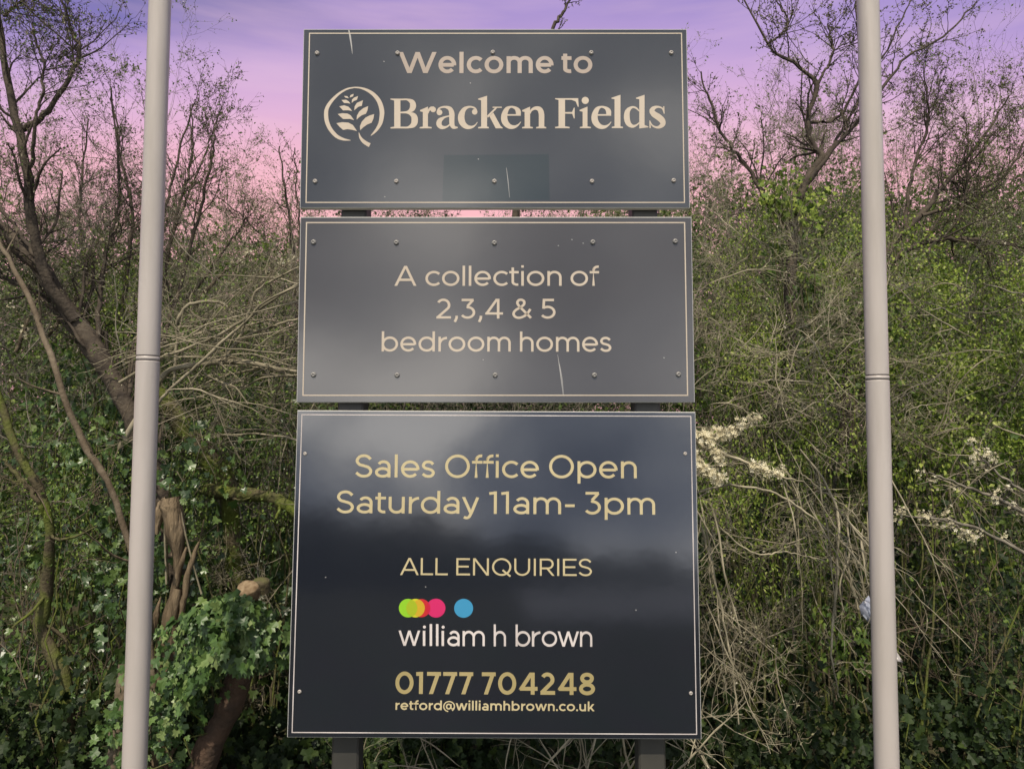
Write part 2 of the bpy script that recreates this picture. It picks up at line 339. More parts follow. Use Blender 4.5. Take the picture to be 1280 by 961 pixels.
def glyph(ch, w, X, scale=1.0):
    """monoline letter, capital height 100, baseline 0 -> list of (kind, data)"""
    h = w/2; S = []
    def L(*p): S.append(ribbon(p, w))
    def A(p): S.append(ribbon(p, w))
    def O(cx, cy, rx, ry): S.append(ribbon(arc(cx, cy, rx, ry, 0, 360, 49)[:-1], w, True))
    def D(x0, y0, x1, y1):                                   # diagonal with level ends
        g = h*math.hypot(x1-x0, y1-y0)/abs(y1-y0)
        S.append((np.array([(x0-g, y0), (x0+g, y0), (x1+g, y1), (x1-g, y1)], float), np.array([[0, 1, 2, 3]])))
    def cat(*a): return np.vstack([np.asarray(q, float) for q in a])
    def ess(W_, H):
        q = np.array([(.95, .83), (.76, .955), (.5, 1.0), (.2, .94), (.05, .75), (.2, .58), (.5, .51), (.83, .42), (.98, .24), (.82, .05), (.5, 0), (.24, .045), (.01, .17)])
        A(smooth_path(np.stack([q[:, 0]*(W_-w)+h, q[:, 1]*(H+2-w)+h-1], 1), 45))
    lsb = rsb = 8.0
    if ch == 'o': O(40, X/2, 40-h, X/2+1-h); lsb = rsb = 5
    elif ch == 'c': A(arc(39, X/2, 39-h, X/2+1-h, 43, 317)); lsb, rsb = 5, 3
    elif ch == 'e':
        A(arc(38, X/2, 38-h, X/2+1-h, -6, 318)); yb_ = X/2-1; L((h*1.3, yb_), (76-h*1.2, yb_)); lsb = rsb = 5
    elif ch == 'l': L((h, 0), (h, 101))
    elif ch == 'I': L((h, 0), (h, 100)); lsb = rsb = 10
    elif ch == 'i': L((h, 0), (h, X)); L((h, 103-w), (h, 103))
    elif ch == 'j': L((h, 0), (h, X))
    elif ch == 't':
        A(cat([(16, 92), (16, 24)], arc(16+20, 20, 20, 20-h, 190, 285, 10))); L((0, X-h), (43, X-h)); lsb, rsb = 2, 3
    elif ch in 'nhm':
        L((h, 0), (h, X if ch != 'h' else 101))
        def arch(xa, xb): A(cat([(xb, 0)], arc((xa+xb)/2, X-30, (xb-xa)/2, 31-h, 0, 172, 20)))
        if ch == 'm': arch(h, 56); arch(56, 112-h)
        else: arch(h, 65-h)
        rsb = 7
    elif ch == 'u':
        L((65-h, 0), (65-h, X)); A(cat([(h, X)], arc(32.5, 30, 32.5-h, 31-h, 180, 352, 20))); lsb = 7
    elif ch == 'r':
        L((h, 0), (h, X)); A(arc(42, X-38, 42-h, 38-h, 178, 92)); lsb, rsb = 8, 1
    elif ch in 'bdp':
        O(39, X/2, 39-h, X/2+1-h)
        L((h if ch != 'd' else 78-h, 0 if ch != 'p' else -24), (h if ch != 'd' else 78-h, X if ch == 'p' else 101))
        lsb, rsb = (5, 8) if ch == 'd' else (8, 5)
    elif ch == 's': ess(57, X); lsb = rsb = 4
    elif ch == 'S': ess(74, 100); lsb = rsb = 5
    elif ch == 'a':
        A(cat([(64-h, 0)], arc(35, X-27, 29-h, 28-h, 0, 148, 18))); O(32, 22, 32-h, 23-h); lsb, rsb = 5, 8
    elif ch == 'y':
        D(6, X, 37, 0); A(cat([(65-h*.3, X-h*.2), (38, 4)], smooth_path([(36, 0), (29, -14), (18, -18.5), (8, -15)], 10))); lsb = rsb = 1
    elif ch == 'f':
        A(cat([(17, 0), (17, 78)], arc(17+21, 76, 21, 26-h, 180, 80, 12))); L((0, X-h), (43, X-h)); lsb, rsb = 2, 0
    elif ch == 'k': L((h, 0), (h, 101)); D(h+6, 22, 53, X); D(26, 42, 56, 0); rsb = 2
    elif ch == 'w': D(5, X, 30, 0); D(30, 0, 54, X); D(54, X, 78, 0); D(78, 0, 103, X); lsb = rsb = 1
    elif ch == 'W': D(8, 100, 46, 0); D(46, 0, 80, 100); D(80, 100, 114, 0); D(114, 0, 152, 100); lsb = rsb = 2
    elif ch == 'A': D(6, 0, 50, 100); D(50, 100, 94, 0); L((20, 30), (80, 30)); lsb = rsb = 1
    elif ch == 'O' or ch == 'Q':
        O(51, 50, 51-h, 51.5-h); lsb = rsb = 6
        if ch == 'Q': L((56, 32), (98, -5))
    elif ch == 'L': L((h, 100), (h, h), (66, h)); rsb = 3
    elif ch == 'E': L((72, 100-h), (h, 100-h), (h, h), (73, h)); L((h, 51), (66, 51)); rsb = 5; lsb = 9
    elif ch == 'N': L((h, 0), (h, 100)); L((84-h, 0), (84-h, 100)); D(h*1.25, 100, 84-h*1.25, 0); lsb = rsb = 10
    elif ch == 'U': A(cat([(h, 100)], arc(42, 40, 42-h, 41-h, 180, 360, 24), [(84-h, 100)])); lsb = rsb = 9
    elif ch == 'R':
        L((h, 0), (h, 100)); A(cat([(h, 100-h)], arc(44, 69, 30-h, 31-h, 90, -90, 16), [(h, 38+h)])); D(42, 40, 72, 0); lsb, rsb = 10, 3
    elif ch == '1': L((32-h, 0), (32-h, 100)); L((1, 90), (32-h, 100-h*1.0)); lsb, rsb = 4, 12
    elif ch == '2':
        A(cat(arc(34, 68, 32-h, 33-h, 150, -35, 18), [(8, h)])); L((3, h), (69, h)); lsb = rsb = 6
    elif ch == '3':
        L((6, 100-h), (60, 100-h)); A(cat([(58, 100-h)], [(32, 62)])); A(cat([(30, 61)], arc(33, 31, 35-h, 32-h, 88, -148, 20))); lsb = rsb = 6
    elif ch == '4': D(56, 100, 7, 24); L((2, 24+h*.3), (82, 24+h*.3)); L((60, 0), (60, 100)); lsb, rsb = 4, 5
    elif ch == '5':
        L((63, 100-h), (14, 100-h)); L((14+h*.7, 100), (11+h*.7, 50)); A(arc(34, 32, 36-h, 33-h, 128, -146, 22)); lsb = rsb = 6
    elif ch == '7': L((1, 100-h), (64, 100-h)); D(62-h, 100, 20, 0); lsb, rsb = 5, 4
    elif ch == '0': O(41, 50, 41-h, 51-h); lsb = rsb = 6
    elif ch == '8': O(36, 27.5, 36-h, 28.5-h); O(36, 75, 31-h, 26-h); lsb = rsb = 6
    elif ch == '&':
        A(smooth_path([(86, 3), (58, 34), (32, 64), (24, 80), (31, 93), (44, 95), (55, 86), (53, 70), (36, 56), (14, 40), (7, 23), (16, 8), (35, 4), (58, 14), (74, 32), (83, 48)], 60)); lsb = rsb = 6
    elif ch == '-': L((0, 38), (39, 38))
    elif ch == '.': L((h, 0), (h, w*1.15)); lsb = rsb = 6
    elif ch == ',': L((h+3, w*1.2), (h+2, 2), (0, -17)); lsb, rsb = 5, 7
    elif ch == '@':
        w_ = w*.72; S.append(ribbon(arc(54, 38, 52, 52, -55, 262, 40), w_)); S.append(ribbon(arc(50, 38, 21, 24, 0, 360, 30)[:-1], w*.85, True))
        S.append(ribbon(cat([(73, 64), (73, 28)], arc(84, 26, 11, 12, 190, 270, 6), arc(84, 38, 22, 24, -80, 0, 8)), w_)); lsb = rsb = 4
    x0 = min(v[:, 0].min() for v, f in S); x1 = max(v[:, 0].max() for v, f in S)
    return [(v-np.array([x0, 0]), f) for v, f in S], x1-x0, lsb, rsb

def px_local(M, px, py):
    """photo pixel -> x, z on the plane y = 0 of frame M"""
    Mi = M.inverted(); o = Mi @ Vector((0, 0, EYE)); d = Mi.to_3x3() @ ray(px, py); t = -o.y/d.y
    return np.array([o.x+d.x*t, o.z+d.z*t])

def text_line(M, s, pl, pr, cap_px, w, X=73, space=34):
    """set s from photo pixel pl to pr (ends of its baseline)"""
    a, b = px_local(M, *pl), px_local(M, *pr); cap = np.linalg.norm(px_local(M, pl[0], pl[1]-cap_px)-a)
    u = (b-a)/np.linalg.norm(b-a); v = np.array([-u[1], u[0]]); k = cap/100
    total = np.linalg.norm(b-a)/k
    G, x, prev = [], 0.0, None
    for ch in s:
        if ch == ' ': x += space; G.append(None); continue
        g, wd, l, r = glyph(ch, w, X)
        if G and prev is not None: x += l+prev if G[-1] is not None else l
        G.append((g, x)); x += wd; prev = r; last = x
    hs = min(1.16, max(.92, (total-1.0*(len(s)-1))/last))
    extra = (total-last*hs)/(len(s)-1)
    words, ink = [], Ink()
    for i, q in enumerate(G):
        if q is None: words.append(ink); ink = Ink(); continue
        ink.new()
        for vv, ff in q[0]:
            P = (vv+np.array([q[1], 0]))*np.array([hs, 1])*k+np.array([extra*i*k, 0])
            ink.add(a+P[:, :1]*u+P[:, 1:]*v, ff)
    return words+[ink]
def slots_line(M, slots, base, cap, w, X, conv):
    """letters each stretched into its own slot (x0, x1) of zoom coordinates"""
    words, ink = [], Ink(); k = cap/100
    for ch, x0, x1 in slots:
        if ch == ' ': words.append(ink); ink = Ink(); continue
        g, wd, l, r = glyph(ch, w, X); ink.new(); sx = (x1-x0)/wd if ch not in 'lj' else k
        for vv, ff in g:
            Z = np.stack([x0+vv[:, 0]*sx, base(x0)-vv[:, 1]*k], 1)
            ink.add(np.array([px_local(M, *conv(p)) for p in Z]), ff[:, ::-1])
        if ch == 'j':                                       # the i with a round dot
            P = arc((x0+x1)/2, base(x0)-cap*.87, w*k*.62, w*k*.62, 0, 360, 20)[:-1]
            ink.add(*[np.array([px_local(M, *conv(p)) for p in P]), poly(P)[1][:, ::-1]])
    return words+[ink]

# ------------------------------------------------------------------ the sign
LEAN = math.radians(1.0)
Y_SIGN = 2.30
M_anth = mat('satin anthracite', (.031, .033, .038), .12, .85, ((.040, .042, .046), 2.0, .35, .65), (2.2, .06, .02))
M_anth2 = mat('satin warm grey', (.042, .039, .039), .14, .85, ((.052, .048, .047), 2.0, .35, .65), (2.2, .06, .02))
M_gloss = mat('gloss anthracite', (.0075, .0095, .0165), .10, 1.0, ((.0105, .0125, .0195), 1.5, .35, .65), (2.6, .05, .02))
M_edge = mat('bare aluminium edge', (.42, .41, .39), .45, .5)
M_post = mat('dark painted post', (.030, .029, .026), .5, .4, ((.042, .040, .034), 5, .4, .6))
M_rose = mat('rose beige vinyl', (.30, .245, .205), .45, .3, ((.35, .29, .245), 4, .4, .6))
M_cream = mat('cream vinyl', (.40, .335, .265), .45, .3, ((.44, .375, .30), 4, .4, .6))
M_gold = mat('pale gold vinyl', (.39, .325, .185), .45, .3, ((.43, .365, .215), 4, .4, .6))
M_ochre = mat('ochre gold vinyl', (.275, .222, .10), .45, .3, ((.31, .252, .122), 4, .4, .6))
M_lilac = mat('pale vinyl', (.37, .33, .315), .45, .35, ((.52, .47, .45), 4, .4, .6))
M_screw = mat('painted screw', (.13, .125, .12), .4, .5, ((.3, .28, .25), 300, .5, .7))
M_screw2 = mat('bare screw', (.28, .25, .225), .4, .5, ((.3, .28, .25), 300, .5, .7))
M_scr = mat('scratch', (.30, .29, .28), .6, .3)

sign_base = at(618, 480, Y_SIGN); sign_base = Vector((sign_base.x, Y_SIGN-math.tan(LEAN)*1.7, 0))
sign = thing('welcome_sign', sign_base, 'tall dark housing estate sign of three stacked panels on two posts', 'sign')
sign.rotation_euler = (-LEAN, 0, 0)
MS = Matrix.Translation(sign_base) @ Matrix.Rotation(-LEAN, 4, 'X')

def box_mesh(x0, x1, y0, y1, z0, z1, name, mats, bev=0.0):
    """box with a narrow chamfer round the front face; chamfer and sides take the second material"""
    b = bev; F_ = [(x0+b, y0, z0+b), (x1-b, y0, z0+b), (x1-b, y0, z1-b), (x0+b, y0, z1-b)]
    S_ = [(x0, y0+b, z0), (x1, y0+b, z0), (x1, y0+b, z1), (x0, y0+b, z1)]
    B_ = [(x0, y1, z0), (x1, y1, z0), (x1, y1, z1), (x0, y1, z1)]
    f = [(0, 1, 2, 3), (11, 10, 9, 8)]
    for i in range(4):
        j = (i+1) % 4; f += [(i, 4+i, 4+j, j), (4+i, 8+i, 8+j, 4+j)]
    return mesh_np(name, F_+S_+B_, np.array(f), mats, smooth=False, midx=[0, 0]+[1]*8 if len(mats) > 1 else None)
def frame_ink(x0, x1, z0, z1, t):
    ink = Ink(); ink.add(*ribbon([(x0, z0), (x1, z0), (x1, z1), (x0, z1)], t, True)); return ink

def dome(r, hgt, name, m):
    V, Fc, n = [], [], 14
    prof = [(1.0, 0), (1.0, .25), (.86, .62), (.6, .88), (.42, .95), (.36, .70)]
    for a, b in prof:
        for i in range(n):
            t = 2*math.pi*i/n; V.append((r*a*math.cos(t), -hgt*b, r*a*math.sin(t)))
    for k in range(len(prof)-1):
        for i in range(n): Fc.append((k*n+i, k*n+(i+1) % n, (k+1)*n+(i+1) % n, (k+1)*n+i))
    V.append((0, -hgt*.66, 0)); c = len(V)-1; k = len(prof)-1
    return mesh_np(name, V, [np.array(Fc), np.array([(k*n+i, k*n+(i+1) % n, c) for i in range(n)])], m)

def panel(corners, extra, roll, mats, label, inset_px, line_m, edge_line=1.5):
    """corners: photo pixels tl, tr, br, bl.  Returns object, its world frame"""
    cx = sum(c[0] for c in corners)/4; cy = sum(c[1] for c in corners)/4
    c0 = px_local(MS, cx, cy)
    Ml = Matrix.Translation((c0[0], 0, c0[1])) @ Matrix.Rotation(-math.radians(extra), 4, 'X') @ Matrix.Rotation(math.radians(roll), 4, 'Y')
    M = MS @ Ml
    tl, tr, br, bl = [px_local(M, *c) for c in corners]
    x0, x1, z0, z1 = (tl[0]+bl[0])/2, (tr[0]+br[0])/2, (bl[1]+br[1])/2, (tl[1]+tr[1])/2
    o = link('sign_panel', box_mesh(x0, x1, 0, .022, z0, z1, 'sign_panel', mats, .0022), sign, Ml)
    o['label'] = label
    il, it, ir, ib = [p*PX(Y_SIGN) for p in inset_px]
    link('border_line', frame_ink(x0+il, x1-ir, z0+ib, z1-it, edge_line*PX(Y_SIGN)).mesh('border_line', line_m, .0004), o)
    return o, M
screw_me, screw_me2, screw_me3 = dome(.0085, .006, 'screw', M_screw), dome(.0075, .006, 'screw', M_screw2), dome(.006, .004, 'screw', M_screw2)
def screws(o, M, pts, me):
    for px, py in pts:
        q = px_local(M, px, py); s = link('screw', me, o); s.location = (q[0], -.0006, q[1])
def lettering(o, ink, m, z=.0004, name='lettering'):
    for i in (ink if isinstance(ink, list) else [ink]): link(name, i.mesh(name, m, z), o)

# --- top panel
p1, M1 = panel([(377.5, 36.5), (858.5, 36.5), (862.5, 259), (376.5, 261)], 0, 0, [M_anth, M_edge],
               'dark panel with the fern badge', (8, 6, 7, 7), M_cream, 1.35)
lettering(p1, text_line(M1, 'Welcome to', (498, 91.8), (740.5, 91.8), 26.3, 17.5, 80, 30), M_rose)
ZA = lambda p: (400+p[0]/5.818, 90+p[1]/5.818)
ZB = lambda p: (620+p[0]/5.818, 90+p[1]/5.818)
ZF = lambda p: (398+p[0]/10.67, 100+p[1]/10.67)
serif = Ink()
def sh(ink, M, conv, v, f): ink.add(np.array([px_local(M, *conv(p)) for p in v]), f[:, ::-1])
def P_(conv, *pts): sh(serif, M1, conv, *poly(pts))
def V_(conv, *rows):
    s = smooth_path(rows, 8*len(rows)); sh(serif, M1, conv, *ribbon(s[:, :2], np.maximum(s[:, 2], 1)))
def C_(conv, x, y, r): sh(serif, M1, conv, *poly(arc(x, y, r, r, 0, 360, 25)[:-1]))
a_ = ZA; serif.new()
P_(a_, (540, 200), (585, 200), (585, 411), (540, 411)); P_(a_, (513, 196), (636, 197), (636, 207), (540, 210), (513, 202))
V_(a_, (600, 202, 11), (635, 203, 14), (668, 220, 36), (677, 248, 44), (666, 275, 36), (635, 292, 14), (585, 297, 11))
V_(a_, (585, 297, 11), (640, 300, 14), (680, 320, 40), (689, 354, 47), (678, 386, 40), (640, 405, 15), (600, 407, 11)); P_(a_, (513, 404), (540, 400), (636, 400), (636, 412), (513, 413))
serif.new()
P_(a_, (728, 279), (785, 254), (785, 408), (748, 408), (748, 293), (728, 288)); P_(a_, (725, 403), (748, 399), (785, 399), (812, 403), (812, 412), (725, 412))
V_(a_, (783, 305, 8), (792, 280, 16), (808, 268, 26), (826, 270, 34)); C_(a_, 823, 275, 20)
serif.new()
C_(a_, 869, 296, 21)
V_(a_, (852, 290, 8), (864, 270, 12), (885, 259, 12), (915, 257, 17), (945, 270, 30), (958, 300, 38), (959, 340, 38), (960, 380, 36), (972, 403, 26), (1002, 406, 8))
V_(a_, (950, 320, 8), (905, 332, 14), (872, 355, 34), (866, 383, 38), (885, 404, 28), (918, 402, 15), (948, 382, 8))
serif.new()
C_(a_, 1125, 292, 20)
V_(a_, (1140, 282, 8), (1122, 263, 12), (1085, 256, 14), (1048, 275, 30), (1028, 320, 46), (1033, 365, 46), (1060, 397, 36), (1096, 404, 22), (1126, 391, 10), (1145, 367, 4))
serif.new()
P_(a_, (1150, 196), (1215, 175), (1215, 408), (1172, 408), (1172, 208), (1150, 203)); P_(a_, (1150, 403), (1172, 399), (1215, 399), (1228, 403), (1228, 412), (1150, 412))
P_(a_, (1215, 320), (1274, 262), (1290, 262), (1220, 336)); P_(a_, (1255, 255), (1322, 255), (1322, 263), (1255, 263)); P_(a_, (1232, 324), (1260, 297), (1314, 396), (1328, 405), (1328, 412), (1278, 412))
b_ = ZB
def ee(dx):
    serif.new(); P_(b_, (72+dx, 309), (180+dx, 309), (180+dx, 320), (72+dx, 320))
    V_(b_, (163+dx, 316, 34), (160+dx, 285, 36), (140+dx, 264, 22), (108+dx, 256, 14), (78+dx, 274, 32), (60+dx, 320, 44), (66+dx, 365, 46), (95+dx, 396, 36), (130+dx, 402, 24), (160+dx, 388, 12), (181+dx, 364, 4))
ee(0)
serif.new()
P_(b_, (190, 280), (248, 254), (248, 408), (208, 408), (208, 293), (190, 288)); P_(b_, (190, 403), (208, 399), (248, 399), (268, 403), (268, 412), (190, 412))
V_(b_, (246, 305, 8), (260, 278, 16), (288, 265, 24), (317, 274, 36), (330, 305, 40), (331, 360, 40), (331, 407, 40)); P_(b_, (292, 403), (312, 399), (350, 399), (365, 403), (365, 412), (292, 412))
lettering(p1, serif, M_cream); serif = Ink()
P_(b_, (455, 200), (502, 200), (502, 408), (455, 408)); P_(b_, (430, 193), (598, 193), (601, 255), (595, 255), (580, 217), (550, 205), (502, 204), (455, 206), (430, 200)); P_(b_, (430, 402), (455, 397), (502, 397), (535, 402), (535, 411), (430, 411))
P_(b_, (502, 294), (553, 293), (566, 262), (572, 262), (572, 340), (566, 340), (554, 306), (502, 305))
serif.new()
C_(b_, 649, 209, 26); P_(b_, (608, 278), (665, 254), (665, 406), (630, 406), (630, 291), (608, 286)); P_(b_, (610, 402), (630, 398), (665, 398), (690, 402), (690, 411), (610, 411))
ee(657)
serif.new()
P_(b_, (840, 190), (905, 168), (905, 406), (862, 406), (862, 201), (840, 196)); P_(b_, (842, 401), (862, 397), (905, 397), (923, 401), (923, 410), (842, 410))
serif.new()
V_(b_, (1045, 290, 6), (1018, 264, 13), (988, 259, 16), (958, 285, 34), (951, 330, 42), (962, 374, 38), (990, 396, 24), (1018, 390, 13), (1044, 370, 8)); P_(b_, (1018, 190), (1080, 168), (1080, 388), (1108, 399), (1108, 404), (1042, 413), (1042, 201), (1018, 196))
serif.new()
V_(b_, (1221, 300, 4), (1210, 268, 10), (1180, 256, 14), (1150, 263, 26), (1134, 283, 36), (1148, 308, 42), (1180, 329, 46), (1208, 355, 44), (1212, 382, 36), (1188, 402, 22), (1160, 403, 14), (1134, 388, 10), (1119, 358, 4))
P_(b_, (1215, 252), (1224, 252), (1226, 305), (1219, 305)); P_(b_, (1115, 355), (1121, 355), (1126, 410), (1116, 410))
lettering(p1, serif, M_cream)
fern = Ink()
def FV(*rows): s = smooth_path(rows, 8*len(rows)); sh(fern, M1, ZF, *ribbon(s[:, :2], np.maximum(s[:, 2], 2)))
def FP(*pts): sh(fern, M1, ZF, *poly(pts))
FV((480, 103, 16), (380, 125, 22), (270, 190, 30), (170, 290, 42), (115, 380, 50), (103, 460, 55), (115, 560, 55), (160, 660, 52), (240, 750, 48), (330, 793, 34), (430, 808, 6))
FV((480, 103, 16), (560, 110, 22), (650, 140, 36), (740, 200, 48), (810, 290, 58), (845, 400, 62), (846, 480, 60), (828, 575, 52), (788, 650, 40), (745, 702, 28), (700, 745, 8))
FV((540, 705, 6), (560, 770, 30), (600, 820, 46), (650, 855, 52), (685, 873, 55))
FP((240, 580), (320, 567), (400, 572), (460, 605), (495, 655), (515, 685), (450, 668), (390, 660), (330, 670), (285, 630))
FP((258, 458), (320, 447), (390, 452), (430, 475), (455, 510), (478, 540), (420, 523), (330, 525)); FP((278, 355), (345, 343), (400, 360), (430, 390), (450, 418), (400, 408), (330, 410))
FP((308, 272), (370, 268), (405, 290), (428, 320), (380, 312), (345, 312)); FP((340, 218), (385, 220), (408, 248), (365, 242))
FP((557, 675), (555, 620), (580, 560), (630, 505), (690, 475), (745, 460), (735, 520), (710, 575), (650, 600), (600, 635)); FP((510, 535), (515, 480), (545, 425), (600, 380), (665, 353), (655, 410), (635, 455), (580, 475), (540, 505))
FP((478, 410), (485, 355), (515, 310), (595, 275), (580, 350), (535, 362)); FP((445, 312), (450, 265), (480, 238), (530, 220), (515, 270), (475, 285)); FP((418, 240), (430, 205), (470, 190), (465, 222), (440, 232))
lettering(p1, fern, M_cream, name='fern_badge')
M_patch = mat('cover patch', (.020, .029, .032), .12, .80, ((.026, .034, .037), 2.0, .35, .65), (2.2, .06, .02))
pt = Ink(); pt.add(*poly([tuple(px_local(M1, *q)) for q in ((553, 251), (687, 250), (686, 193), (555, 194))]))
lettering(p1, pt, M_patch, .0002, 'cover_patch')
screws(p1, M1, [(396.5, 67), (497, 67), (616, 66), (739, 66.5), (839, 66.5), (394, 227), (495.5, 227), (618, 227), (740, 227), (842, 226)], screw_me2)
# --- middle panel
p2, M2 = panel([(375.5, 272), (865, 270.5), (868, 502.5), (370.5, 503.5)], 0, 0, [M_anth2, M_edge],
               'warm grey panel about the collection of homes', (8, 7.5, 9, 9), M_cream, 1.5)
lettering(p2, text_line(M2, 'A collection of', (493, 357.3), (749, 357.3), 24.8, 11.6, 74), M_cream)
lettering(p2, text_line(M2, '2,3,4 & 5', (545.5, 398.2), (694.5, 398.2), 24.6, 11.6, 74), M_cream)
lettering(p2, text_line(M2, 'bedroom homes', (477, 439.2), (764.3, 439.6), 24.8, 11.6, 74), M_cream)
screws(p2, M2, [(392, 303), (495.5, 303.5), (618, 304), (741, 303), (844, 302), (392, 468.5), (496.5, 469), (619, 469), (743, 469), (848, 468)], screw_me)
# --- bottom panel
p3, M3 = panel([(369.5, 513), (869.5, 514.5), (877, 924.5), (361, 920.5)], 1.2, .25, [M_gloss, M_edge],
               'glossy near black panel with opening times and phone number', (6, 5.5, 6, 6), M_lilac, 1.2)
lettering(p3, text_line(M3, 'Sales Office Open', (444, 596.3), (796, 597.6), 28.4, 12, 74), M_gold)
lettering(p3, text_line(M3, 'Saturday 11am- 3pm', (420.6, 641), (819, 643), 28, 12, 74), M_gold)
lettering(p3, text_line(M3, 'ALL ENQUIRIES', (500, 718.3), (740, 719.6), 21.4, 10.6, 74), M_gold)
ZC = lambda p: (480+p[0]/4.571, 680+p[1]/4.571)
lettering(p3, slots_line(M3, [('w', 83, 207), ('j', 222, 240), ('l', 261, 279), ('l', 297, 315), ('j', 329, 347), ('a', 362, 432), ('m', 449, 576), (' ', 0, 0),
    ('h', 627, 697), (' ', 0, 0), ('b', 752, 836), ('r', 845, 894), ('o', 902, 989), ('w', 992, 1114), ('n', 1120, 1190)],
    lambda x: 579+6*(x-83)/1107, 124, 11.3, 70, ZC), M_lilac)
lettering(p3, text_line(M3, '01777 704248', (494, 866.6), (743.8, 868.2), 27.6, 17.5, 74, 32), M_ochre)
lettering(p3, text_line(M3, 'retford@williamhbrown.co.uk', (494.3, 886.6), (743.2, 888.4), 12.0, 16.5, 74), M_gold)
def disc(c, cx, cy, r, z, m):
    k = Ink(); sh(k, M3, ZC, *poly(arc(cx, cy, r, r, 0, 360, 49)[:-1])); link('logo_dot', k.mesh('logo_dot', m, z), p3)
def lens(x1, x2, r1, r2, y, z, m):
    d = x2-x1; x = (d*d+r1*r1-r2*r2)/(2*d); hh = math.sqrt(r1*r1-x*x); t1 = math.degrees(math.atan2(hh, x)); t2 = math.degrees(math.atan2(hh, d-x))
    P = np.vstack([arc(x1, y, r1, r1, -t1, t1, 16), arc(x2, y, r2, r2, 180-t2, 180+t2, 16)[1:-1]])
    k = Ink(); sh(k, M3, ZC, *poly(P)); link('logo_overlap', k.mesh('logo_overlap', m, z), p3)
def vin(n, c): return mat(n, c, .4, .35)
disc(0, 138, 364, 53, .0004, vin('lime vinyl', (.20, .42, .015)))
disc(0, 213, 364, 52, .0005, vin('red vinyl', (.40, .015, .02)))
disc(0, 180, 364, 53, .0006, vin('yellow vinyl', (.43, .41, .015)))
disc(0, 297, 364, 54, .0007, vin('pink vinyl', (.46, .015, .10)))
disc(0, 455, 365, 54, .0004, vin('blue vinyl', (.035, .21, .37)))
lens(138, 180, 53, 53, 364, .0009, vin('olive vinyl', (.26, .33, .01)))
lens(213, 297, 52, 54, 364, .0010, vin('crimson vinyl', (.40, .008, .03)))
lens(180, 213, 53, 52, 364, .0008, vin('amber vinyl', (.43, .27, .015)))
screws(p3, M3, [(381.5, 567), (856.5, 567), (374.5, 864), (863.5, 866)], screw_me3)
# scratches in the panels
def scratch(o, M, pts, wpx):
    k = Ink(); k.add(*ribbon([px_local(M, *p) for p in pts], [w_*PX(Y_SIGN) for w_ in wpx])); link('scratch', k.mesh('scratch', M_scr, .0003), o)
scratch(p1, M1, [(436, 38), (437.5, 45), (439.5, 58), (440.5, 68)], [1.5, 2.2, 1.5, .3]); scratch(p1, M1, [(633, 210), (635, 226), (637, 247)], [.4, .9, .3])
scratch(p2, M2, [(697, 443), (700, 462), (704, 494)], [.3, 1.2, .4]); scratch(p2, M2, [(699.5, 455), (702.5, 472), (705, 496)], [.3, .7, .2])
for o_, M_, pts in ((p1, M1, [(480, 77), (588, 104), (598, 199), (481, 246)]), (p2, M2, [(715, 299.5), (729, 304), (698, 307), (604, 449.5), (830, 447)]), (p3, M3, [(845, 690), (532, 733), (407, 721), (795, 762)])):
    for px, py in pts: scratch(o_, M_, [(px-.7, py), (px+.7, py+.3)], [1.2, 1.0])
# --- posts behind the panels
def post(pxs):
    xs = [px_local(MS @ Matrix.Translation((0, .06, 0)), *q)[0] for q in pxs]; x = sum(xs)/len(xs); hw = .041
    top = px_local(MS, 618, 60)[1]
    me = box_mesh(x-hw, x+hw, .030, .110, -.3, top, 'post', [M_post], .006); link('post', me, sign)
post([(441.5, 266), (441, 508), (436.5, 945)]); post([(801.5, 266), (805.5, 508), (818, 945)])

# ------------------------------------------------------------------ flagpoles
M_pole = mat('off white painted pole', (.37, .33, .305), .42, .4, ((.295, .265, .235), 6, .42, .75), stretch=(3, 3, .35))
M_seam = mat('dark joint', (.06, .045, .04), .6, .3)
def lathe(prof, n=40):
    V = [(r*math.cos(2*math.pi*i/n), r*math.sin(2*math.pi*i/n), z) for r, z in prof for i in range(n)]
    Fc = [(k*n+i, k*n+(i+1) % n, (k+1)*n+(i+1) % n, (k+1)*n+i) for k in range(len(prof)-1) for i in range(n)]
    return V, np.array(Fc)
def flagpole(px0, seam, px1, Y, label):
    a, s, b = at(px0, 1, Y), at(*seam, Y), at(px1, 960, Y)
    dx = (a.x-b.x)/(a.z-b.z); x0 = b.x-dx*b.z
    root = thing('flagpole', (x0, Y, 0), label, 'flagpole', 'pair of white flagpoles')
    root.rotation_euler = (0, math.atan(dx), 0); zs = s.z
    r = .0352
    def lt(name, prof, m): V, f = lathe(prof); return link(name, mesh_np(name, V, f, m), root)
    lt('lower_tube', [(r*1.03, -.4), (r*1.02, 1.0), (r, zs-.3), (r, zs-.012), (r, zs-.010), (r-.003, zs-.0085)], M_pole)
    lt('joint_ring', [(r-.003, zs-.0095), (r-.0022, zs-.008), (r-.0022, zs-.0062), (r-.0004, zs-.0055), (r-.0004, zs+.0045), (r-.0022, zs+.0052), (r-.0022, zs+.007), (r-.003, zs+.008)], M_pole)
    lt('upper_tube', [(r-.003, zs+.0075), (r-.0008, zs+.009), (r-.0008, zs+.011), (r-.0008, zs+.3), (r-.001, zs+.8), (r*.93, 5.6)], M_pole)
    lt('finial', [(r*.93, 5.595), (r*1.3, 5.61), (r*1.3, 5.63), (.012, 5.64), (.012, 5.66), (.045, 5.68), (.06, 5.72), (.045, 5.765), (.001, 5.785)], M_pole)
    for z in (zs-.0071, zs+.0061):
        V, f = lathe([(r-.0021, z-.0011), (r-.0015, z), (r-.0021, z+.0011)]); link('seam', mesh_np('seam', V, f, M_seam), root)
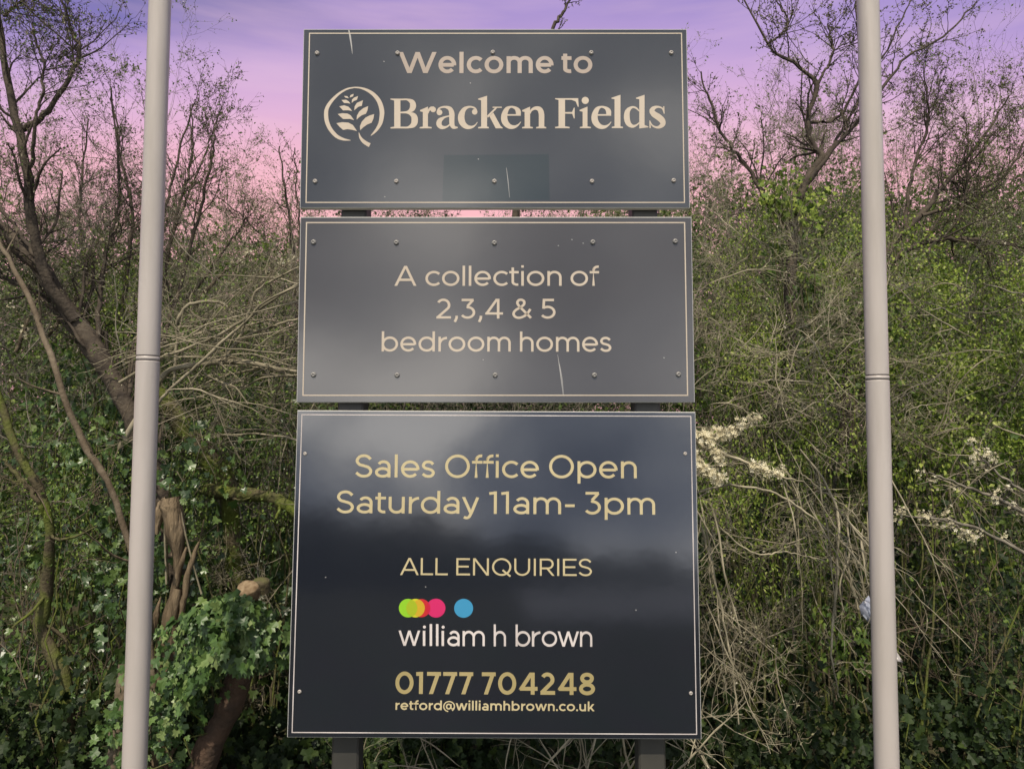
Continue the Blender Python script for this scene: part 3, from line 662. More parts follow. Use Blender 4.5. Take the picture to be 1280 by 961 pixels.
flagpole(200, (184.5, 448), 168, 2.36, 'white metal flagpole rising past the ivy stump beside the sign')
flagpole(1085, (1094.5, 472), 1108.5, 2.36, 'white metal flagpole beside the dry tangle, plastic scraps caught behind it')

# ------------------------------------------------------------------ hedge: growing kinds
UP = np.array([0, 0, 1.])
def finish(root, wood, fol=None, wname='branches', wmat=M_bark, extra=()):
    o = np.array(root.location)
    v, f = tubes(wood); link(wname, mesh_np(wname, v-o, f, wmat), root)
    if fol is not None:
        v, f, a = merge_leaf(fol[1]); link('foliage', mesh_np('foliage', v-o, f, fol[0], a, smooth=False), root)
    for nm, m, parts in extra:
        v, f, a = merge_leaf(parts); link(nm, mesh_np(nm, v-o, f, m, a, smooth=False), root)
def clumps(rng, centres, per, rad, size, kind, up=.6, face=.2, flat=.8):
    n = len(centres)*per; c = np.repeat(centres, per, 0)
    p = c + rng.normal(0, 1, (n, 3))*np.array([rad, rad, rad*flat])
    tip, nor = random_orient(rng, n, up, face)
    return leaves(rng, p, tip, nor, size*rng.uniform(.6, 1.25, n), kind)
def twig_leaves(rng, pts, m, size, kind, off=.01, tmin=.1, up=.6, face=.2):
    p, t = on_twigs(rng, pts, m, tmin); n = len(p); tip, nor = random_orient(rng, n, up, face)
    return leaves(rng, p+rng.normal(0, off, (n, 3)), nrm(tip+.5*t), nor, size*rng.uniform(.55, 1.25, n), kind)

def thorn_tree(px, Y, top, seed, label, cat='tree', group=None, nstem=6, spread=.35, twig=(7, 6, 4), leaf=None, lm=None, lsize=.028, lper=2, wmat=M_bark,
               buds=0, budmat=None, bsize=.011, fill=0, fillh=(.1, .75), fillsize=.05, fillkind='oval', name='thorn_tree', width=1.0, r0=.022, flo=0, wob=.12, up=.02, zb=0.0):
    rng = np.random.default_rng(seed); b = at(px, 520, Y); b.z = zb; H = at(px, top, Y).z - zb
    root = thing(name, b, label, cat, group); B = np.array(b)
    P = B + rng.normal(0, 1, (nstem, 3))*np.array([.22*width, .16, 0])
    D = np.stack([rng.normal(0, spread*width, nstem), rng.normal(0, spread*.7, nstem), np.ones(nstem)], 1)
    L = H*rng.uniform(.72, 1.06, nstem)
    s0 = march(rng, P, D, L, 14, wob*.8, up*UP); r = r0*rng.uniform(.6, 1.1, nstem)[:, None]*np.linspace(1, .3, 14)[None]
    c1, q1 = children(rng, s0, r, twig[0], 42, .42, 9, wob, (up+.03)*UP, .6, .25)
    c2, q2 = children(rng, c1, q1, twig[1], 45, .48, 7, wob*1.3, (up+.02)*UP, .6, .1)
    c3, q3 = children(rng, c2, q2, twig[2], 48, .55, 5, wob*1.5, .03*UP, .65, .1)
    wood = [(s0, r, 6), (c1, q1, 4), (c2, q2, 3), (c3, q3, 3)]
    fol = []
    if leaf:
        fol.append(twig_leaves(rng, c3, lper, lsize, leaf))
    if fill:
        cz = rng.uniform(fillh[0], fillh[1], fill)*H
        cc = B + np.stack([rng.normal(0, .55*width, fill), rng.normal(0, .4, fill), cz], 1)
        fol.append(clumps(rng, cc, 46, .13, fillsize, fillkind, .5, .3))
    ex = []
    if buds: ex.append(('bud_sprays', budmat or L_bud, [twig_leaves(rng, c3, buds, bsize, 'bud' if bsize < .012 else 'oval', .004, 0), twig_leaves(rng, c2, buds, .011, 'bud', .002, 0)]))
    if flo: ex.append(('blossom', L_flo, [twig_leaves(rng, c3[rng.random(len(c3)) < flo], 3, .011, 'flower', .012, .2, .3, .6)]))
    finish(root, wood, (lm, fol) if fol else None, 'branches', wmat, ex)
    return root

# --- far row that closes the hedge
G_FAR = 'thorn trees at the back of the hedge'
far = [
 (-40, 7.2, 150, 'bare grey thorn tree behind the forked limb at the left edge'),
 (90, 7.6, 165, 'twiggy thorn tree behind the forked limb, left of the left pole'),
 (205, 7.0, 165, 'twiggy thorn tree right behind the left flagpole'),
 (320, 7.4, 262, 'low rounded thorn tree between the left flagpole and the sign'),
 (450, 7.2, 300, 'thorn tree hidden behind the left post of the sign'),
 (590, 7.8, 262, 'thorn tree behind the middle of the sign, seen in the gaps'),
 (740, 7.4, 285, 'thorn tree behind the right post of the sign'),
 (880, 7.0, 165, 'twiggy thorn tree at the right edge of the sign'),
 (1010, 7.6, 165, 'greening thorn tree between the sign and the right flagpole'),
 (1140, 7.2, 165, 'greening thorn tree just right of the right flagpole'),
 (1250, 7.0, 125, 'bushy thorn tree near the right edge of the picture'),
 (1370, 7.4, 170, 'thorn tree at the far right edge'),
]
for k, (px, Y, top, lab) in enumerate(far):
    thorn_tree(px, Y, top, 100+k, lab, group=G_FAR, nstem=10, spread=.22, twig=(13, 11, 7), leaf='oval', lm=L_haw if px > 850 else L_mid, lsize=.022, lper=1,
               fill=210, fillh=(.02, .86 if px > 850 else .74), fillsize=.042, width=1.25, buds=2, budmat=L_pale, bsize=.015, zb=0, wmat=M_twig, r0=.0115, wob=.14)
# --- small leafy trees standing behind the hedge
for k, (px, top, lab) in enumerate([(-90, 335, 'dense olive green tree behind the hedge at the far left edge'), (70, 305, 'dense olive green tree behind the forked tree'),
    (225, 285, 'dense olive green tree behind the left flagpole'), (375, 296, 'dense olive green tree behind the left edge of the sign'), (530, 295, 'dense olive green tree behind the left half of the sign'),
    (690, 290, 'dense olive green tree behind the right half of the sign'), (845, 222, 'dense olive green tree behind the right edge of the sign'), (985, 228, 'dense olive green tree left of the right flagpole, deep in the hedge'),
    (1130, 226, 'dense olive green tree behind the right flagpole'), (1265, 212, 'dense olive green tree deep in the hedge at the right edge'), (1410, 235, 'dense olive green tree beyond the right edge')]):
    thorn_tree(px, 9.3, top, 400+k, lab, group='leafy trees behind the hedge', nstem=6, spread=.14, twig=(9, 7, 3), leaf='oval', lm=L_olive, lsize=.05, lper=3, fill=330, fillh=(.02, .93),
               fillsize=.075, width=1.25, wmat=M_twig, r0=.02, name='leafy_tree')
# --- middle row
G_MID = 'shrubs in the middle of the hedge'
mid = [
 (20, 5.0, 330, 'oval', L_mid, 60, M_bark, 'dim shrub with mid green leaves at the left edge'),
 (140, 5.3, 300, 'lobed', L_haw, 60, M_bark, 'shrub with fresh green leaves left of the left flagpole'),
 (260, 5.0, 330, 'oval', L_mid, 60, M_bark, 'twiggy shrub just right of the left flagpole'),
 (360, 5.2, 360, 'lobed', L_haw, 55, M_bark, 'shrub with light leaves against the left edge of the sign'),
 (500, 5.2, 330, 'oval', L_drk, 60, M_bark, 'dark shrub behind the left half of the sign'),
 (660, 5.0, 330, 'oval', L_drk, 60, M_bark, 'dark shrub behind the middle of the sign'),
 (800, 5.2, 330, 'oval', L_mid, 60, M_bark, 'shrub behind the right half of the sign'),
 (920, 5.3, 300, 'oval', L_mid, 45, M_cane, 'pale stemmed shrub behind the dry tangle'),
 (1030, 5.0, 330, 'lobed', L_mid, 60, M_bark, 'shrub with clumps of green leaves left of the right flagpole'),
 (1150, 5.2, 345, 'lobed', L_haw, 75, M_bark, 'yellow green leafy shrub right of the right flagpole'),
 (1260, 5.0, 330, 'lobed', L_haw, 75, M_bark, 'yellow green leafy shrub at the right edge'),
]
for k, (px, Y, top, kind, lm, fill, wm, lab) in enumerate(mid):
    thorn_tree(px, Y, top, 200+k, lab, 'shrub', G_MID, nstem=8, spread=.25, twig=(10, 9, 5), leaf=kind, lm=lm, lsize=.021, lper=2, fill=fill, fillh=(.02, .8),
               fillsize=.040, fillkind=kind, wmat=M_twig if wm is M_bark else wm, width=.85, r0=.012, name='leafy_shrub')

# --- dark ivy and undergrowth low in the hedge
def ivy_mass(name, label, region, Yr, n, seed, m, size=.055, per=26, group=None, kind='ivy', face=.9, rad=.11, up=.35):
    rng = np.random.default_rng(seed); x0, y0, x1, y1 = region
    px, py, Y = rng.uniform(x0, x1, n), rng.uniform(y0, y1, n), rng.uniform(*Yr, n)
    C_ = np.array([at(a, b, c) for a, b, c in zip(px, py, Y)]); C_[:, 2] = np.maximum(C_[:, 2], .05)
    b = at((x0+x1)/2, y1, sum(Yr)/2); b.z = 0
    root = thing(name, b, label, 'ivy' if 'ivy' in name else 'plant', group); o = np.array(b)
    M_ = n*per; c = np.repeat(C_, per, 0); p = c+rng.normal(0, rad, (M_, 3))*np.array([1, .6, 1.])
    nor = nrm(rng.normal(0, .45, (M_, 3))+np.array([0, -face, up])); tip = nrm(rng.normal(0, .55, (M_, 3))+np.array([0, -.25, -.9]))
    v, f, a = leaves(rng, p, tip, nor, size*rng.uniform(.5, 1.2, M_), kind)
    # trailing stems from the soil up to the clumps
    ns = max(6, n//4); idx = rng.choice(n, ns, replace=False); P = C_[idx]*np.array([1, 1, 0])+rng.normal(0, .08, (ns, 3))*np.array([1, .5, 0])
    st = np.stack([np.linspace(P[i], C_[idx[i]], 9) for i in range(ns)]); st[:, 1:-1] += rng.normal(0, .03, (ns, 7, 3))
    v2, f2 = tubes([(st, np.tile(np.linspace(.007, .003, 9), (ns, 1)), 4)])
    link('stems', mesh_np('stems', v2-o, f2, M_moss), root)
    link('foliage', mesh_np('foliage', v-o, f, m, a, smooth=False), root)
    return root
G_IVY = 'ivy in the hedge'
ivy_mass('ivy_plant', 'dark ivy at the bottom left corner', (-40, 600, 160, 960), (3.7, 4.5), 62, 1, L_ivy, .046, group=G_IVY)
ivy_mass('ivy_plant', 'ivy round the mossy limb between the left pole and the sign', (190, 480, 380, 720), (4.0, 4.7), 44, 2, L_ivy, .044, group=G_IVY)
ivy_mass('ivy_plant', 'ivy wrapped round the foot of the forked tree behind the left flagpole', (140, 560, 260, 800), (3.4, 3.65), 26, 16, L_ivy, .044, group=G_IVY)
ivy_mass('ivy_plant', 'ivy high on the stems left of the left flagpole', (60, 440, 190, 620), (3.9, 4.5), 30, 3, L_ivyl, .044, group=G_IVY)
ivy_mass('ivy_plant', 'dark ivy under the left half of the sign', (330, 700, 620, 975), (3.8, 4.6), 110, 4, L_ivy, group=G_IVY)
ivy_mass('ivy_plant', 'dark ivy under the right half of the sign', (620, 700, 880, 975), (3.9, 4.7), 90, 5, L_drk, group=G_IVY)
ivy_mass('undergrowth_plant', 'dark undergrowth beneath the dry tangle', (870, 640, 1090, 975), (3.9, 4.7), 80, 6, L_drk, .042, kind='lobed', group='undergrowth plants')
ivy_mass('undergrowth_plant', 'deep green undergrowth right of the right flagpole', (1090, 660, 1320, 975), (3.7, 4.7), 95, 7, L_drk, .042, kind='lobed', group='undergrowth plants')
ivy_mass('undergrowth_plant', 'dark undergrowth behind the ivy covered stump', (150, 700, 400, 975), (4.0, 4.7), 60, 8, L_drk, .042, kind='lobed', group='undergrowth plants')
ivy_mass('undergrowth_plant', 'fresh green sprays beside the blossom, right of the right flagpole', (1100, 520, 1210, 680), (3.6, 4.1), 30, 9, L_sun, .032, 34, kind='oval', face=.3, group='undergrowth plants', rad=.10)
ivy_mass('undergrowth_plant', 'bright green leaf tuft under the dry tangle, left of the right pole', (960, 760, 1085, 830), (3.5, 3.8), 10, 10, L_mid, .04, 30, kind='oval', face=.3, group='undergrowth plants', rad=.08)

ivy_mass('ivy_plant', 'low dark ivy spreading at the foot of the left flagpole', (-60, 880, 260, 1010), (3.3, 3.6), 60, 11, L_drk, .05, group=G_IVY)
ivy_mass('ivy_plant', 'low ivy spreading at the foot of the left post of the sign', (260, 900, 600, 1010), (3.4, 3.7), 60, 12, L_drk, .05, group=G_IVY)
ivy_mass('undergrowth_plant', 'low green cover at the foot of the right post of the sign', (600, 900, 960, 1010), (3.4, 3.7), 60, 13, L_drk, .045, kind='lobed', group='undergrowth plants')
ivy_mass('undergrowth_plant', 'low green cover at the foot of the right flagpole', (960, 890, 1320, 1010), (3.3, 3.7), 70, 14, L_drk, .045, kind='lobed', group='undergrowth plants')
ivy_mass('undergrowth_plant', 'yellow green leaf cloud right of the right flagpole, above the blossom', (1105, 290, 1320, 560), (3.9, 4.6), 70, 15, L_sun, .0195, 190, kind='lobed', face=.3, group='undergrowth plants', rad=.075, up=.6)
for k, (reg, Yr, n, m, lab) in enumerate([
    ((10, 540, 150, 720), (3.4, 4.0), 26, L_haw, 'fresh green leaf spray beside the pale curved stem at the left edge'),
    ((110, 300, 175, 460), (3.8, 4.3), 26, L_sun, 'fresh green leaf spray between the leaning trunk and the left flagpole'),
    ((210, 400, 375, 560), (3.7, 4.3), 34, L_haw, 'light green leaf spray above the mossy branch, left of the sign'),
    ((200, 560, 360, 720), (3.5, 4.0), 26, L_haw, 'light green leaf spray between the torn snag and the mossy branch'),
    ((880, 560, 1080, 760), (3.3, 4.0), 40, L_sun, 'light green leaf spray inside the dry tangle below the cream blossom'),
    ((900, 430, 1080, 580), (3.4, 4.1), 36, L_sun, 'light green leaf spray inside the dry tangle above the cream blossom'),
    ((905, 240, 1075, 480), (3.6, 4.4), 70, L_sun, 'green leaf cloud round the blackthorn stem left of the right flagpole'),
    ((225, 290, 372, 400), (4.4, 5.0), 26, L_haw, 'pale green leaf spray under the pink sky between the left flagpole and the sign'),
    ((10, 330, 130, 560), (4.2, 4.8), 30, L_mid, 'green leaf spray under the fork of the dark tree'),
    ((890, 440, 960, 520), (3.9, 4.3), 10, L_mid, 'dark green leaf spray at the right edge of the middle panel')]):
    ivy_mass('leaf_spray', lab, reg, Yr, max(6, n//2), 300+k, m, .020, 125, kind='oval', face=.3, group='leaf sprays in the hedge', rad=.075, up=.6)
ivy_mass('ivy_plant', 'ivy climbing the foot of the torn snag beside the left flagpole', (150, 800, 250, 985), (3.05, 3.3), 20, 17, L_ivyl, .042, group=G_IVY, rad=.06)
# ------------------------------------------------------------------ hero limbs on the left
def limb_tree(name, label, cat, limbs, seed, wmat, sub=(), fol=None, group=None, buds=0, knob=.004, ws=1.0):
    """limbs: pixel control rows; sub: (branches per limb, angle, length m, wander, tropism) levels"""
    rng = np.random.default_rng(seed)
    ls = [limb([(a_, b_, c_, d_*ws) for a_, b_, c_, d_ in c], 30, knob, seed+i) for i, c in enumerate(limbs)]
    f0 = limbs[0][0]; b = at(f0[0], f0[1], f0[2]); b.z = 0
    root = thing(name, b, label, cat, group)
    pts, rad = np.concatenate([a for a, _ in ls]), np.concatenate([r for _, r in ls])
    wood = [(pts, rad, 9)]; p, r = pts, rad; last = None
    for (m, ang, ln, wob, tr, n) in sub:
        p, r = children(rng, p, r, m, ang, 1.0, n, wob, tr, .45, .12, L=ln); r = np.minimum(r, .009 if n > 6 else .004)
        wood.append((p, r, 4 if n > 6 else 3)); last = p
    ex = []
    if buds and last is not None: ex.append(('bud_sprays', L_bud, [twig_leaves(rng, last, buds, .012, 'bud', .002, 0)]))
    fl = None
    if fol and last is not None: fl = (fol[0], [twig_leaves(rng, last, fol[1], fol[2], fol[3])])
    finish(root, wood, fl, 'branches', wmat, ex)
    return root
U_ = (0, 0, .05)
limb_tree('forked_tree', 'dark forked tree leaning left behind the left flagpole, bare limbs in the top left corner', 'tree',
    [[(235, 1010, 3.75, 40), (236, 800, 3.75, 36), (205, 640, 3.7, 30), (168, 530, 3.7, 29), (130, 455, 3.7, 28), (85, 385, 3.7, 25), (30, 310, 3.7, 22), (-30, 262, 3.7, 18)],
     [(150, 495, 3.72, 17), (95, 420, 3.8, 13), (50, 370, 3.9, 10), (0, 345, 3.9, 8)],
     [(96, 402, 3.68, 20), (62, 355, 3.6, 18), (44, 300, 3.55, 16), (36, 230, 3.5, 15), (25, 170, 3.5, 13), (8, 90, 3.5, 10), (-6, -30, 3.5, 8)],
     [(22, 165, 3.5, 10), (50, 148, 3.5, 9), (72, 125, 3.48, 8), (90, 90, 3.46, 7), (101, 58, 3.46, 6), (92, 45, 3.46, 5), (84, 20, 3.45, 4), (70, -20, 3.45, 3)],
     [(5, 20, 3.5, 5), (22, 5, 3.5, 4), (45, -8, 3.5, 3)],
     [(38, 230, 3.5, 7), (45, 150, 3.4, 5), (55, 90, 3.4, 4), (40, 30, 3.4, 3)],
     [(62, 350, 3.6, 8), (30, 300, 3.65, 6), (-20, 230, 3.7, 4)],
     [(120, 440, 3.7, 9), (130, 330, 3.8, 6), (150, 240, 3.9, 4), (138, 110, 3.9, 2.5)],
     [(160, 500, 3.7, 9), (185, 350, 4.0, 6), (215, 230, 4.0, 4), (240, 130, 4.0, 2.5)],
     [(170, 520, 3.7, 9), (230, 340, 4.0, 6), (262, 210, 4.0, 4), (270, 150, 4.0, 2)]],
    32, M_dark, [(16, 42, .42, .13, (0, 0, .07), 9), (9, 42, .18, .15, (0, 0, .06), 6), (3, 46, .08, .16, U_, 5)], (L_mid, 1, .015, 'oval'), buds=2, ws=.8)
limb_tree('hedge_stem', 'pale slender curved stem at the left edge', 'tree',
    [[(-10, 470, 3.4, 14), (20, 560, 3.4, 14), (48, 610, 3.42, 15), (62, 668, 3.45, 17), (58, 735, 3.5, 22), (52, 790, 3.5, 24), (80, 850, 3.5, 26), (84, 960, 3.5, 28)],
     [(58, 650, 3.43, 9), (40, 615, 3.4, 8), (5, 575, 3.4, 6)]], 33, M_moss, [(4, 60, .3, .14, (0, 0, .03), 8)], ws=.68)
limb_tree('hedge_stem', 'pale thin stem slanting left of the left flagpole', 'tree',
    [[(200, 1000, 3.3, 11), (185, 780, 3.3, 11), (150, 645, 3.3, 11), (128, 590, 3.3, 11), (100, 545, 3.3, 11), (78, 490, 3.3, 11), (48, 400, 3.35, 9), (15, 330, 3.4, 8), (-10, 290, 3.4, 7)]], 34, M_bark, [(5, 50, .35, .14, U_, 8)], ws=.72)
limb_tree('mossy_branch', 'curved mossy green branch meeting the left edge of the sign', 'branch',
    [[(310, 1000, 4.0, 24), (305, 800, 4.0, 22), (292, 690, 4.0, 22), (280, 600, 3.95, 26), (235, 540, 3.9, 26), (196, 490, 3.85, 22), (175, 455, 3.85, 18)],
     [(258, 612, 3.9, 16), (300, 617, 3.8, 17), (340, 622, 3.75, 16), (370, 640, 3.7, 15), (400, 665, 3.7, 13)]],
    35, M_moss, [(5, 55, .3, .15, U_, 8)])
limb_tree('rooted_trunk', 'grey brown upright trunk beside the foot of the left flagpole', 'trunk',
    [[(185, 985, 3.4, 40), (205, 900, 3.4, 36), (218, 820, 3.4, 26), (222, 760, 3.45, 16)], [(140, 985, 3.3, 24), (150, 900, 3.3, 20), (155, 830, 3.35, 12)]], 37, M_bark, knob=.0008)

# arching canes between the left pole and the sign
def cane_bush(name, label, group, sets, seed, wmat, sub=(), leaf=None, knob=.004, rmax=.0045):
    rng = np.random.default_rng(seed); allp = []
    for (n, p0, j0, dpx, L, wob, trop, r) in sets:
        # p0 = (px, py, Y); j0 = jitter in px, py, m; dpx = main heading, spread
        st = np.array([at(p0[0]+rng.normal(0, j0[0]), p0[1]+rng.normal(0, j0[1]), p0[2]+rng.normal(0, j0[2])) for _ in range(n)])
        d = nrm(np.array([dpx[:3]])+rng.normal(0, dpx[3], (n, 3))*np.array([1, .5, 1]))
        ln = L*rng.uniform(.5, 1.25, n)
        pts = march(rng, st, d, ln, 14, wob, trop); rad = r*rng.uniform(.5, 1.2, n)[:, None]*(np.linspace(1, .35, 14)*np.minimum(1, np.linspace(.25, 3.5, 14)))[None]
        allp.append((pts, rad))
    pts = np.concatenate([a for a, _ in allp]); rad = np.concatenate([b for _, b in allp])
    b = Vector(pts[:, 0].mean(0)); b.z = 0; root = thing(name, b, label, 'shrub', group)
    wood = [(pts, rad, 5)]; p, r = pts, rad; last = p
    for (m, ang, ln, wob, tr, n) in sub:
        p, r = children(rng, p, r, m, ang, 1.0, n, wob, tr, .6, .1, L=ln); r = np.minimum(r, rmax); wood.append((p, r, 3)); last = p
    fl = (leaf[0], [twig_leaves(rng, last, leaf[1], leaf[2], leaf[3])]) if leaf else None
    finish(root, wood, fl, 'canes', wmat)
    return root
G_C = 'arching cane shrubs'
cane_bush('cane_shrub', 'pale canes arching left from the edge of the sign', G_C,
    [(16, (400, 440, 3.6), (25, 60, .2), (-1, 0, .12, .2), .8, .09, (0, 0, -.05), .006),
     (14, (190, 480, 3.6), (40, 40, .2), (1, 0, .30, .22), .7, .10, (0, 0, -.03), .005),
     (12, (300, 560, 3.8), (60, 40, .2), (.1, 0, 1, .4), .7, .10, (0, 0, -.02), .005)],
    41, M_cane, [(6, 40, .34, .12, (0, 0, 0), 7), (4, 45, .14, .14, (0, 0, 0), 5)], (L_haw, 1, .018, 'oval'))
G_T = 'dry twig tangles by the sign'
cane_bush('dry_bramble', 'sunlit tangle of pale dry twigs against the right edge of the sign', G_T,
    [(20, (860, 510, 3.3), (30, 80, .3), (1, 0, .15, .6), .42, .15, (0, 0, -.05), .0034),
     (17, (960, 480, 3.4), (70, 60, .3), (.2, 0, -.6, .8), .4, .15, (0, 0, -.04), .0033),
     (14, (1080, 540, 3.4), (40, 80, .3), (-1, 0, -.1, .6), .45, .15, (0, 0, -.03), .0033),
     (4, (880, 640, 3.2), (30, 30, .1), (.2, 0, -1, .2), .85, .06, (0, 0, -.05), .005)],
    42, M_dry, [(6, 45, .22, .17, (0, 0, -.02), 7), (5, 48, .10, .18, (0, 0, -.01), 5)], rmax=.0027)
cane_bush('dry_bramble', 'drooping bundle of thin dead twigs low beside the right flagpole', G_T,
    [(14, (1000, 600, 3.1), (50, 40, .15), (.25, 0, -1, .3), .6, .08, (0, 0, -.04), .0035),
     (9, (1050, 640, 3.05), (18, 25, .1), (.3, 0, -.9, .25), .5, .07, (.03, 0, -.03), .005),
     (9, (880, 800, 3.2), (30, 60, .15), (.7, 0, -.7, .3), .5, .09, (0, 0, -.03), .0035)],
    43, M_dry, [(4, 40, .2, .14, (0, 0, -.04), 7), (3, 42, .10, .15, (0, 0, -.02), 5)], rmax=.003)
cane_bush('dry_bramble', 'tangle of buff twigs high beside the upper right edge of the sign', G_T,
    [(17, (900, 400, 3.7), (50, 60, .25), (.5, 0, .6, .7), .42, .15, (0, 0, .02), .0035),
     (12, (1020, 360, 3.8), (60, 50, .25), (-.4, 0, .7, .7), .42, .15, (0, 0, .02), .0035)],
    44, M_cane, [(8, 45, .24, .17, (0, 0, .03), 7), (6, 48, .11, .18, (0, 0, .03), 5)], (L_mid, 1, .016, 'oval'), rmax=.0028)
cane_bush('dry_bramble', 'crossed pale twigs under the right post of the sign', G_T,
    [(20, (740, 990, 3.1), (60, 20, .2), (.1, 0, 1, .5), .5, .06, (0, 0, -.02), .005),
     (14, (860, 960, 3.1), (40, 30, .2), (-.3, 0, .6, .5), .5, .06, (0, 0, -.02), .0045)],
    45, M_dry, [(4, 40, .22, .12, (0, 0, -.02), 6)])
cane_bush('dry_bramble', 'thin green brown twigs under the left post of the sign', G_T,
    [(16, (520, 1000, 3.3), (70, 20, .2), (0, 0, 1, .45), .5, .06, (0, 0, -.02), .0045)],
    46, M_cane, [(4, 40, .2, .12, (0, 0, -.02), 6)], (L_mid, 2, .018, 'oval'))
cane_bush('dry_bramble', 'brown dead twigs above the blossom at the right edge', G_T,
    [(15, (1200, 545, 3.7), (60, 30, .2), (.7, 0, -.15, .5), .45, .12, (0, 0, -.03), .004),
     (6, (1250, 500, 3.7), (30, 40, .2), (-.8, 0, .1, .4), .45, .12, (0, 0, -.03), .004)],
    47, M_cane, [(5, 40, .26, .13, (0, 0, -.02), 7), (4, 42, .12, .14, (0, 0, 0), 5)])
cane_bush('cane_shrub', 'thin brown twigs crossing the dark ivy at the bottom left', G_C,
    [(30, (60, 860, 3.6), (70, 80, .2), (.2, 0, .7, .6), .6, .12, (0, 0, 0), .004), (16, (60, 700, 3.6), (60, 60, .2), (.5, 0, .3, .6), .5, .12, (0, 0, 0), .0035)],
    49, M_bark, [(5, 42, .26, .15, U_, 7), (3, 45, .12, .15, U_, 5)], (L_mid, 1, .018, 'oval'))
cane_bush('cane_shrub', 'thin grey twigs between the sky and the ivy at the left edge', G_C,
    [(30, (40, 500, 3.9), (60, 80, .2), (.1, 0, .8, .6), .6, .12, (0, 0, .02), .004)],
    50, M_twig, [(7, 42, .28, .15, U_, 7), (5, 45, .12, .15, U_, 5)], (L_pale, 1, .014, 'oval'))
cane_bush('cane_shrub', 'fine grey twigs round the mossy branch, left of the sign', G_C,
    [(26, (300, 600, 4.0), (60, 80, .2), (.1, 0, .8, .6), .6, .12, (0, 0, .02), .004), (20, (330, 420, 4.1), (40, 50, .2), (.1, 0, .8, .6), .5, .12, (0, 0, .02), .004)],
    56, M_twig, [(7, 42, .28, .15, U_, 7), (5, 45, .12, .15, U_, 5)], (L_pale, 1, .014, 'oval'))
cane_bush('cane_shrub', 'fine dim twigs over the deep green right of the right flagpole', G_C,
    [(30, (1200, 800, 3.7), (70, 80, .2), (.1, 0, .8, .6), .5, .12, (0, 0, .02), .0035)],
    57, M_bark, [(6, 42, .24, .15, U_, 7), (4, 45, .11, .15, U_, 5)], (L_mid, 1, .016, 'oval'))
for k, (px, py, jx, jy, Y, n, wm, lab) in enumerate([
    (290, 400, 60, 50, 4.2, 34, M_cane, 'mesh of fine buff twigs under the pink sky, between the left flagpole and the sign'),
    (100, 330, 60, 70, 4.2, 34, M_twig, 'mesh of fine grey twigs in front of the forked tree'),
    (300, 700, 50, 90, 4.1, 24, M_cane, 'mesh of fine buff twigs behind the sawn top of the ivy stump'),
    (1210, 400, 60, 70, 3.8, 15, M_twig, 'sparse mesh of fine grey twigs over the yellow green leaves at the right edge'),
    (1000, 420, 50, 60, 3.5, 16, M_dry, 'mesh of fine pale twigs over the green leaf cloud left of the right flagpole'),
    (940, 250, 50, 60, 4.4, 40, M_twig, 'mesh of fine grey twigs beside the upper panel, right side of the sign'),
    (1020, 700, 50, 100, 3.9, 14, M_cane, 'mesh of fine buff twigs low in the gap left of the right flagpole'),
    (930, 820, 50, 80, 3.7, 26, M_cane, 'mesh of fine buff twigs beside the lower right corner of the sign')]):
    cane_bush('twig_shrub', lab, 'fine twig shrubs', [(n, (px, py, Y), (jx, jy, .25), (.1, 0, .6, .7), .45, .14, (0, 0, .01), .0036)],
        500+k, wm, [(9, 45, .25, .17, U_, 7), (6, 48, .11, .17, U_, 5)], (L_pale, 1, .013, 'oval'), rmax=.0026)
cane_bush('thin_stems', 'upright thin stems in the dark gap right of the right flagpole', 'thin stems',
    [(8, (1200, 985, 3.6), (50, 10, .2), (.12, 0, 1, .12), 1.25, .05, (0, 0, .01), .008), (5, (1120, 960, 3.8), (20, 20, .2), (.3, 0, 1, .2), .9, .06, (0, 0, 0), .006)],
    48, M_moss, [(4, 45, .35, .12, U_, 7)], (L_mid, 2, .022, 'lobed'))

limb_tree('cane_shrub', 'bold pale canes arching across the hedge between the left flagpole and the sign', 'shrub',
    [[(150, 560, 3.5, 7), (200, 475, 3.5, 7), (225, 459, 3.5, 7.5), (255, 455, 3.5, 8), (275, 452, 3.5, 8), (310, 453, 3.5, 7), (345, 460, 3.5, 5), (385, 467, 3.5, 4)],
     [(150, 478, 3.45, 4), (200, 448, 3.45, 4), (228, 438, 3.45, 4), (270, 420, 3.45, 4), (310, 397, 3.45, 4), (345, 372, 3.45, 4), (385, 348, 3.45, 3)],
     [(185, 520, 3.4, 4), (203, 497, 3.4, 4), (225, 475, 3.4, 4), (258, 447, 3.4, 4.5), (280, 425, 3.4, 4), (310, 400, 3.4, 3.5), (330, 378, 3.4, 3), (385, 352, 3.4, 2)],
     [(217, 480, 3.5, 3), (221, 430, 3.5, 4), (222, 402, 3.5, 4.5), (235, 382, 3.5, 4.5), (262, 377, 3.5, 4), (280, 381, 3.5, 3.5), (292, 393, 3.5, 3)],
     [(275, 452, 3.5, 4), (300, 420, 3.5, 4), (312, 385, 3.5, 3.5), (325, 360, 3.5, 3), (372, 335, 3.5, 2.5)],
     [(280, 450, 3.5, 4), (300, 425, 3.5, 4), (340, 408, 3.5, 3.5), (385, 395, 3.5, 3)],
     [(255, 467, 3.5, 3), (275, 477, 3.5, 3), (295, 485, 3.5, 2.5), (310, 505, 3.5, 2)]],
    61, M_cane, [(5, 38, .22, .12, (0, 0, .01), 7), (3, 44, .09, .14, (0, 0, .01), 5)], knob=.0015, ws=.95, group=G_C)
